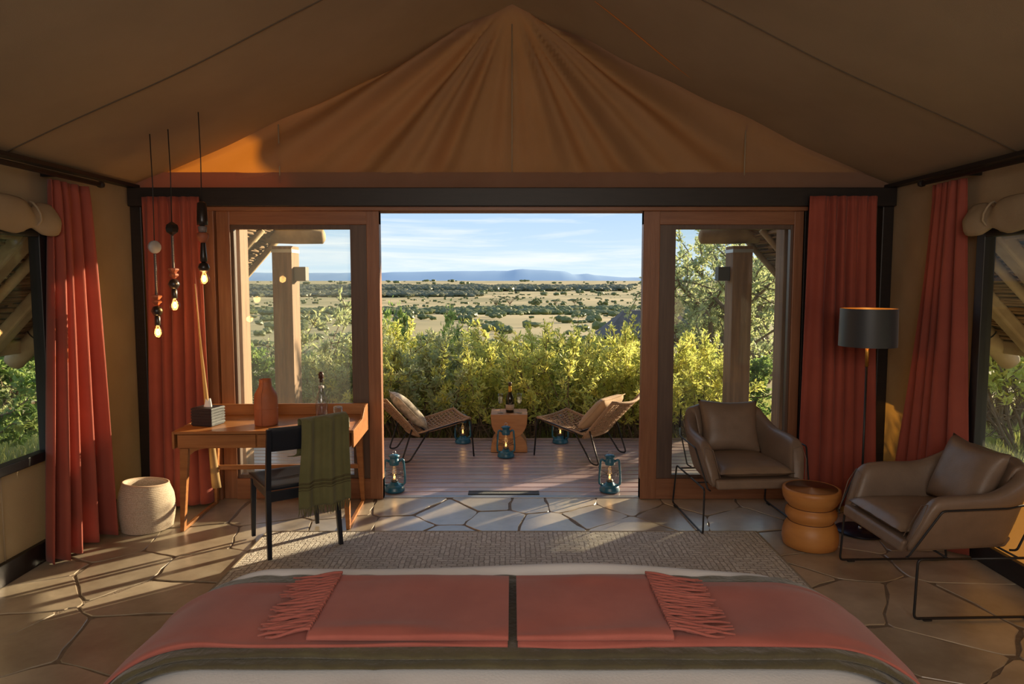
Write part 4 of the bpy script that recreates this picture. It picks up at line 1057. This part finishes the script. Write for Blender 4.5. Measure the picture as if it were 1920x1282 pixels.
for k in range(3): mb.tube([(0, 0, 1.40), (.183*math.cos(k*2.094), .183*math.sin(k*2.094), 1.40)], .002, 5)
mb.build('spider', BRASS, r)
MB().lathe([(0, 1.39), (.018, 1.40), (.03, 1.44), (.03, 1.47), (0, 1.50)], 16).build('bulb', mat('lamp_bulb', (1, .62, .25), .5, emit=9), r, smooth=True)
MB().tube([(-.10, .1, .004), (-.16, .02, .012), (-.22, .12, .004), (-.05, .35, .004)], .003, 6).build('cord', BLACK, r, smooth=True)

# ================================================================== ARMCHAIRS
def interp(keys, s_):
    for a, b in zip(keys, keys[1:]):
        if s_ <= b[0]:
            t = (s_-a[0])/(b[0]-a[0]); return [x+(y-x)*t for x, y in zip(a[1:], b[1:])]
    return list(keys[-1][1:])
TOPK = [(0, 0, .375, .815), (.25, .19, .370, .82), (.45, .315, .330, .79), (.56, .350, .22, .715), (.68, .368, .10, .665), (.85, .385, -.12, .662), (.95, .380, -.235, .652), (1.0, .372, -.275, .61)]
BOTK = [(0, 0, .235, .345), (.25, .17, .235, .345), (.45, .265, .215, .345), (.56, .285, .14, .345), (.68, .295, .04, .345), (.85, .315, -.18, .345), (.95, .325, -.335, .345), (1.0, .328, -.385, .345)]
def armchair(label, loc, rz):
    r = thing('armchair', label, 'armchair', loc, rz, group=None)
    NS = 40; th = .082; SF = Matrix.Translation((0, -.055, 0)); mb = MB(); rings = []
    for i in range(NS+1):
        s_ = -1+2*i/NS; sg = 1 if s_ >= 0 else -1
        T = interp(TOPK, abs(s_)); B = interp(BOTK, abs(s_)); T2 = interp(TOPK, min(1, abs(s_)+.02)); T1 = interp(TOPK, max(0, abs(s_)-.02))
        tx, ty = T2[0]-T1[0], T2[1]-T1[1]; l = math.hypot(tx, ty) or 1; nx, ny = -ty/l*-1, tx/l*-1   # outward normal placeholder
        nx, ny = (-ty/l, tx/l)
        if nx*T[0]+ny*(T[1]+.02) < 0: nx, ny = -nx, -ny
        if abs(s_) < .02: nx, ny = 0, 1
        tk = th*(1-.12*sm(.9, 1, abs(s_)))
        P_ = lambda q, off, dz=0: Vector((sg*(B[0]+(T[0]-B[0])*q - nx*off), B[1]+(T[1]-B[1])*q-ny*off, B[2]+(T[2]-B[2])*q+dz))
        ring = [P_(0, 0), P_(.06, -.004), P_(.35, -.012), P_(.7, -.010), P_(.93, -.002), P_(1, tk*.28), P_(1, tk*.78, -.002), P_(.93, tk*1.05), P_(.6, tk*1.12), P_(.25, tk*1.05), P_(.02, tk)]
        rings.append(ring)
    m_ = len(rings[0])
    vs = [p for rg in rings for p in rg]; fs = []
    for i in range(NS):
        for j in range(m_): fs.append((i*m_+j, i*m_+(j+1) % m_, (i+1)*m_+(j+1) % m_, (i+1)*m_+j))
    fs.append(tuple(range(m_-1, -1, -1))); fs.append(tuple(range(NS*m_, NS*m_+m_)))
    mb.add(vs, fs, SF).build('shell', LEATHER, r, smooth=True, sub=1)
    for sg in (-1, 1):   # piping seam on each arm front
        idx = NS if sg > 0 else 0; rg = rings[idx]
        MB().tube([rg[1]+Vector((0, -.006, 0)), rg[3]+Vector((0, -.008, 0)), rg[5]+Vector((0, -.006, .004)), rg[7]+Vector((0, -.006, 0)), rg[9]+Vector((0, -.006, 0))], .003, 5).build('piping', LEATHER, r, smooth=True).location = (0, -.055, 0)
    # seat deck
    MB().hexa([(-.30, -.385, .335), (.30, -.385, .335), (.25, .24, .335), (-.25, .24, .335)], [(-.31, -.375, .405), (.31, -.375, .405), (.26, .27, .395), (-.26, .27, .395)], SF).build('seat_base', LEATHER, r, smooth=False, bevel=.018, bseg=4)
    def cush(u, v, top=True):
        x = 2*u-1; y = 2*v-1
        e_ = (max(0, 1-abs(x)**5)**.5)*(max(0, 1-abs(y)**5)**.5)
        w_ = .270-.035*v
        yy_ = -.365+.60*v
        h = .050*e_
        zc = .440
        return (x*w_, yy_, zc+(h+.010*math.exp(-(x*x+y*y)*1.5)+.003*N3(x*4, y*4, 3) if top else -h*.8))
    MB().grid(lambda u, v: cush(u, v), 22, 22, SF).grid(lambda u, v: cush(u, v, False), 22, 22, SF).build('seat_cushion', CUSHL, r, smooth=True, weld=True)
    # pillow leaning on the back
    def pil(u, v, sd_):
        x = 2*u-1; y = 2*v-1
        pin = 1+.07*(abs(x)*abs(y))**2-.045*((1-x*x)*abs(y)**3+(1-y*y)*abs(x)**3)
        h = .075*(max(0, 1-x**4)*max(0, 1-y**4))**.55
        h += .004*N3(x*3, y*3, sd_)*(1-max(abs(x), abs(y)))
        return Vector((x*.222*pin, sd_*h, y*.195*pin))
    Mp = Matrix.Translation((0.0, .120, .665)) @ Matrix.Rotation(R(-21), 4, 'X') @ Matrix.Rotation(R(2), 4, 'Y')
    MB().grid(lambda u, v: pil(u, v, -1), 24, 24, Mp).grid(lambda u, v: pil(u, v, 1), 24, 24, Mp).build('pillow', LEATHER, r, smooth=True, weld=True)
    # wire frame
    for sg in (-1, 1):
        x = sg*.372
        sl = arc([(x, -.385, .325), (x+sg*.012, -.415, .012), (x+sg*.012, .295, .012), (x, .235, .325)], .03)
        k = [Vector(p) for p in sl]
        MB().tube(arc([(x, -.10, .328)]+[(x, -.385, .328), (x+sg*.01, -.400, .010), (x+sg*.01, .300, .010), (x, .245, .328), (x, -.10, .328)], .028), .0068, 8).build('sled_leg', BLACK, r, smooth=True)
        xo = sg*.393; xt = sg*.410
        MB().tube(arc([(sg*.345, -.43, .330), (sg*.365, -.43, .345), (xt, -.290, .600), (xt, .065, .610), (sg*.335, .300, .62), (sg*.300, .207, .340), (sg*.27, .19, .330)], .02), .0058, 8).build('side_wire', BLACK, r, smooth=True)
        MB().tube([(sg*.335, .300, .62), (sg*.318, .335, .765)], .0055, 8).build('back_wire', BLACK, r, smooth=True)
        for y in (-.33, .22): MB().box(x+sg*.01-.014, x+sg*.01+.014, y-.022, y+.022, 0, .009).build('glide', BLACK, r, bevel=.002)
    for y in (-.22, .16): MB().tube([(-.372, y, .328), (.372, y, .328)], .0058, 8).build('cross_bar', BLACK, r, smooth=True)
    return r
armchair('taupe leather wire framed armchair in front of the right glass door', (1.70, 5.12, .001), R(4))
armchair('taupe leather wire framed armchair nearest the camera by the right window', (2.515, 3.885, .001), R(-88))

# ================================================================== PENDANT LIGHTS
def ceil_z(x): 
    u = abs(x)/WX; return RZ+(EZ-RZ)*u
TB = mat('terracotta_bead', (.34, .10, .05), .6); DKB = mat('dark_bead', (.02, .014, .012), .3); CRD = mat('checked_cord', (.10, .08, .075), .8)
PIN = mat('white_bead', (.75, .72, .66), .5)
def pendant(x, y, zb, ztop, label, kind):
    """zb: height of the bulb centre"""
    r = thing('pendant_light', label, 'lamp', (x, y, zb))
    # glass bulb
    bl_ = MB().lathe([(0, -.042), (.018, -.038), (.032, -.020), (.036, 0), (.031, .020), (.020, .038), (.016, .052)], 20).build('bulb', BULBG, r, smooth=True)
    fl = MB()
    for k in range(6):
        a = k*PI/3; fl.tube([(.006*math.cos(a), .006*math.sin(a), -.018), (.013*math.cos(a), .013*math.sin(a), .0), (.006*math.cos(a), .006*math.sin(a), .026)], .0022, 5)
    fl.build('filament', FILAMENT, bl_, smooth=True)
    if kind < 2:
        MB().lathe([(.017, .050), (.019, .055), (.019, .110), (.012, .118)], 16).build('socket', DKB, r, smooth=True)
        c = .150; MB().lathe([(.008, c-.037), (.026, c-.027), (.038, c), (.026, c+.027), (.008, c+.037)], 20).build('round_bead', DKB, r, smooth=True)
        c = .225; MB().lathe([(.012, c-.034), (.034, c-.014), (.030, c-.004), (.018, c+.004), (.036, c+.024), (.036, c+.033), (.012, c+.036)], 8).build('faceted_bead', TB, r)
        z0 = .262; z1 = .545 if kind == 0 else .49
        MB().tube([(0, 0, z0), (0, 0, z1)], .009, 10).build('beaded_stem', CRD, r, smooth=True)
        bd = MB(); nb = int((z1-z0)/.0085)
        for k in range(nb): bd.lathe([(0, -.003), (.0045, 0), (0, .003)], 6, c=(.0075, -.0075, z0+.004+k*.0085))
        stuff(bd.build('bead_string', PIN, r, smooth=True))
        if kind == 0:
            M_ = Matrix.Translation((0, 0, z1+.045)) @ Matrix.Rotation(R(90), 4, 'X') @ Matrix.Rotation(R(55), 4, 'Y')
            MB().lathe([(0, -.012), (.040, -.012), (.044, -.006), (.044, .006), (.040, .012), (0, .012)], 24, M=M_ @ Matrix.Scale(1, 4)).build('disc', mat('grey_disc', (.33, .33, .35), .4), r, smooth=True)
            zc = z1+.09
        else:
            MB().lathe([(.006, z1-.002), (.040, z1+.020), (.046, z1+.045), (.040, z1+.07), (.006, z1+.092)], 6).build('disc', DKB, r); zc = z1+.09
    else:
        MB().lathe([(.017, .050), (.030, .058), (.038, .080), (.030, .104), (.012, .116)], 20).build('round_bead', DKB, r, smooth=True)
        MB().lathe([(.012, .114), (.024, .125), (.022, .160), (.016, .245), (.014, .25)], 18).build('long_bead', DKB, r, smooth=True)
        MB().lathe([(.014, .25), (.026, .262), (.038, .285), (.038, .312), (.022, .320)], 16).build('cup_bead', TB, r, smooth=True)
        MB().lathe([(.016, .32), (.026, .325), (.030, .36), (.012, .365)], 12).build('ring_bead', mat('grey_ring', (.2, .17, .16), .5), r, smooth=True)
        MB().lathe([(.012, .365), (.034, .372), (.036, .40), (.030, .52), (.012, .53)], 16).build('tall_bead', DKB, r, smooth=True)
        zc = .53
    MB().tube([(0, 0, zc-.01), (.004, 0, (zc+ztop-zb)/2), (-.002, 0, ztop-zb-.02)], .0035, 8).build('cord', BLACK, r, smooth=True)
    lp = light('bulb_light', 'POINT', (0, 0, 0), 1.8, (1.0, .60, .25), .03); lp.parent = r
    return r
pendant(-2.455, 4.72, 1.435, ceil_z(-2.455), 'lowest hanging bulb lamp with grey disc, leftmost of three', 0)
pendant(-2.36, 4.78, 1.620, ceil_z(-2.36), 'middle hanging bulb lamp with black disc over the curtain', 1)
pendant(-2.13, 4.74, 1.805, ceil_z(-2.13), 'highest hanging bulb lamp with long dark beads, rightmost of three', 2)

# ================================================================== DECK FURNITURE
def lantern(label, x, y, rz=0, group=None):
    r = thing('hurricane_lantern', label, 'lantern', (x, y, .001), rz)
    MB().lathe([(0, 0), (.082, 0), (.088, .006), (.086, .022), (.080, .030), (.080, .040), (.066, .052), (.040, .058), (.036, .075), (.022, .080), (0, .080)], 32).build('tank', BLUE, r, smooth=True)
    MB().lathe([(.026, .078), (.030, .090), (.024, .102), (.008, .108)], 20).build('burner', mat('burner_brass', (.16, .14, .12), .4, metal=.7), r, smooth=True)
    MB().lathe([(.030, .090), (.050, .110), (.058, .135), (.054, .165), (.042, .200), (.034, .232)], 28).build('glass_globe', CLEARL, r, smooth=True)
    MB().lathe([(0, .104), (.007, .110), (.009, .122), (.004, .140), (0, .150)], 12).build('flame', FLAME, r, smooth=True)
    MB().lathe([(.040, .228), (.042, .236), (.042, .270), (.036, .276), (.036, .292), (.046, .300), (.050, .304), (.030, .316), (.012, .320), (0, .322)], 28).build('chimney', BLUE, r, smooth=True)
    for sg in (-1, 1):
        MB().tube(arc([(sg*.060, 0, .052), (sg*.086, 0, .058), (sg*.090, 0, .10), (sg*.078, 0, .262), (sg*.066, 0, .272), (sg*.040, 0, .256)], .022, 5), .0095, 10).build('air_tube', BLUE, r, smooth=True)
    wg = MB()
    for sg in (-1, 1):
        wg.tube([(sg*.084, 0, .12), (sg*.03, -.055, .13), (-sg*.02, -.062, .165), (-sg*.08, 0, .18)], .0016, 5)
        wg.tube([(sg*.084, 0, .12), (sg*.03, .055, .13), (-sg*.02, .062, .165), (-sg*.08, 0, .18)], .0016, 5)
    wg.build('globe_guard', BLACK, r, smooth=True)
    MB().tube([(.014*math.cos(a), 0, .332+.016*math.sin(a)) for a in [k*PI/8 for k in range(16)]], .0018, 5, closed=True).build('lift_ring', mat('steel', (.6, .6, .62), .3), r, smooth=True)
    MB().tube([(-.088, .002, .235), (-.094, .03, .19), (-.075, .078, .125), (0, .092, .105), (.075, .078, .125), (.094, .03, .19), (.088, .002, .235)], .0022, 6).build('bail_handle', BLACK, r, smooth=True)
    lp = light('flame_light', 'POINT', (0, 0, .13), .12, (1.0, .5, .15), .02); lp.parent = r
    return r
lantern('blue hurricane lantern just outside the left side of the threshold', -1.005, 5.72, .2)
lantern('blue hurricane lantern just outside the right side of the threshold', .835, 5.72, -.1)
lantern('blue hurricane lantern in front of the small deck table', -.062, 6.86, .1)
lantern('blue hurricane lantern on the deck edge beyond the left deck chair', -.545, 7.46, .4)
lantern('blue hurricane lantern on the deck edge beyond the right deck chair', .535, 7.46, -.3)

r = thing('deck_table', 'small wooden table of two carved half discs on the deck', 'table', (-.03, 7.17, 0))
Mx = lambda y: Matrix(((1, 0, 0, 0), (0, 0, 1, y), (0, 1, 0, 0), (0, 0, 0, 1)))
up = [(-.192, .405), (.192, .405), (.192, .385)]+[(.188*math.cos(a), .335+.205*math.sin(a)*.93) for a in [-PI*k/16 for k in range(0, 17)]]+[(-.192, .385)]
up = [(x, z) for x, z in up]
MB().prism(up, -.165, .165, Mx(0)).build('upper_half', TANWOOD, r, bevel=.006)
lo = [(-.192, .0), (.192, .0)]+[(.192*math.cos(a), .02+.205*math.sin(a)) for a in [PI*k/18 for k in range(1, 18)]]
MB().prism(lo, -.140, .140, Mx(0)).build('lower_half', TANWOOD, r, bevel=.006)
tz = .406
r = thing('champagne_bottle', 'dark champagne bottle with gold foil neck on the deck table', 'bottle', (-.022, 7.13, tz))
MB().lathe([(0, 0), (.040, 0), (.044, .006), (.044, .135), (.040, .165), (.024, .205), (.017, .225), (.0155, .27), (0, .27)], 28).build('body', mat('green_glass', (.012, .012, .006), .12, coat=.5), r, smooth=True)
MB().lathe([(.0205, .212), (.0178, .230), (.0165, .275), (.0165, .280)], 20).build('gold_foil', mat('gold_foil', (.62, .32, .04), .35, metal=.5), r, smooth=True)
MB().lathe([(.0165, .280), (.0180, .284), (.0180, .292), (.017, .298), (.0195, .306), (.0185, .318), (0, .321)], 20).build('cork_cap', mat('dark_foil', (.06, .03, .02), .35), r, smooth=True)
MB().lathe([(.0448, .030), (.0448, .088)], 28).build('label', mat('bottle_label', (.48, .36, .26), .7), r, smooth=True)
for sx, lb in ((-.10, 'champagne flute left of the bottle on the deck table'), (.098, 'champagne flute right of the bottle on the deck table')):
    r = thing('champagne_flute', lb, 'glass', (-.022+sx, 7.09, tz))
    MB().lathe([(0, .002), (.032, 0), (.033, .003), (.006, .008), (.0035, .02), (.0035, .085), (.010, .095), (.024, .115), (.027, .14), (.0235, .205), (.022, .205), (.025, .14), (.0, .10)], 20).build('glass', CLEAR, r, smooth=True)
    MB().lathe([(0, .100), (.012, .103), (.022, .118), (.0245, .14), (.0238, .172), (0, .172)], 20).build('champagne', glass_mat('champagne', (.95, .88, .62), .8, haze=.25), r, smooth=True)

def deck_chair(label, loc, rz, cush_m, cush_label):
    r = thing('deck_chair', label, 'chair', loc, rz)
    FR = BLACK; w0, w1 = .29, .30
    def seatp(u, v):        # v 0 front .. 1 rear
        x = (2*u-1)*(w0+.0*v); y = -.33+.56*v; ed = 1-(2*u-1)**2
        return Vector((x*(1-.06*v), y, .395-.12*v-.035*math.sin(PI*v)*.3-.030*ed*(.6+.4*v)))
    def backp(u, v):        # v 0 bottom .. 1 top
        x = (2*u-1)*(w1*(.94+.10*v)); ed = 1-(2*u-1)**2
        return Vector((x, .20+.33*v+.06*ed, .255+.385*v-.02*ed*(1 if v > .5 else 1)*v*1.6))
    for nm, fn_, nu, nv in (('woven_seat', seatp, 15, 15), ('woven_back', backp, 22, 22)):
        mb = MB()
        for i in range(1, nu): mb.tube([fn_(i/nu, k/10)+Vector((0, 0, .003*(-1)**(i+k))) for k in range(11)], .0048, 4, cap=False)
        for j in range(1, nv): mb.tube([fn_(k/10, j/nv)+Vector((0, 0, .003*(-1)**(j+k))) for k in range(11)], .0052, 4, cap=False)
        stuff(mb.build(nm, ROPE, r, smooth=True))
        loop = [fn_(k/8, 0) for k in range(8)]+[fn_(1, k/8) for k in range(8)]+[fn_(1-k/8, 1) for k in range(8)]+[fn_(0, 1-k/8) for k in range(8)]
        MB().tube(loop, .0145, 8, closed=True).build('rope_rim', ROPE, r, smooth=True)
    for sg in (-1, 1):
        fx = sg*.295
        MB().tube(arc([(fx, -.20, .362), (fx, -.335, .388), (fx+sg*.005, -.365, .0)], .045, 6), .0085, 8).build('front_leg', FR, r, smooth=True)
        bx = sg*.300
        MB().tube(arc([(sg*.285, .10, .30), (bx, .305, .008), (bx, .385, .008), (sg*.292, .27, .34)], .035, 6), .0085, 8).build('hairpin_leg', FR, r, smooth=True)
        MB().tube([(fx, -.20, .362), (sg*.285, .10, .295), (sg*.277, .22, .27)], .0085, 8).build('seat_frame', FR, r, smooth=True)
    MB().tube([(-.285, .12, .285), (.285, .12, .285)], .0085, 8).build('cross_bar', FR, r, smooth=True)
    c = thing('scatter_cushion', cush_label, 'cushion', loc, rz)
    def pil(u, v, sd_):
        x = 2*u-1; y = 2*v-1; pin = 1+.06*(abs(x)*abs(y))**2-.03*((1-x*x)*abs(y)**3+(1-y*y)*abs(x)**3)
        h = .070*(max(0, 1-x**4)*max(0, 1-y**4))**.5
        return Vector((x*.235*pin, sd_*h, y*.20*pin))
    Mp = Matrix.Translation((0, .245, .475)) @ Matrix.Rotation(R(-42), 4, 'X')
    MB().grid(lambda u, v: pil(u, v, -1), 18, 18, Mp).grid(lambda u, v: pil(u, v, 1), 18, 18, Mp).build('cushion_cover', cush_m, c, smooth=True, weld=True)
    cc_ = c.children[0]
    MB().tube([Mp @ pil(t[0], t[1], 0) for t in [(k/8, 0) for k in range(8)]+[(1, k/8) for k in range(8)]+[(1-k/8, 1) for k in range(8)]+[(0, 1-k/8) for k in range(8)]], .004, 6, closed=True).build('piping', cush_m, cc_, smooth=True)
    return r
deck_chair('woven rope deck chair on hairpin legs, left of the deck table', (-.84, 7.02, 0), R(111.5), CUSHION, 'white and tan patterned cushion on the left deck chair')
deck_chair('woven rope deck chair on hairpin legs, right of the deck table', (.70, 6.96, 0), R(235), mat('beige_cushion', (.50, .33, .19), .9, bump=.2, bscale=60), 'plain beige cushion on the right deck chair')
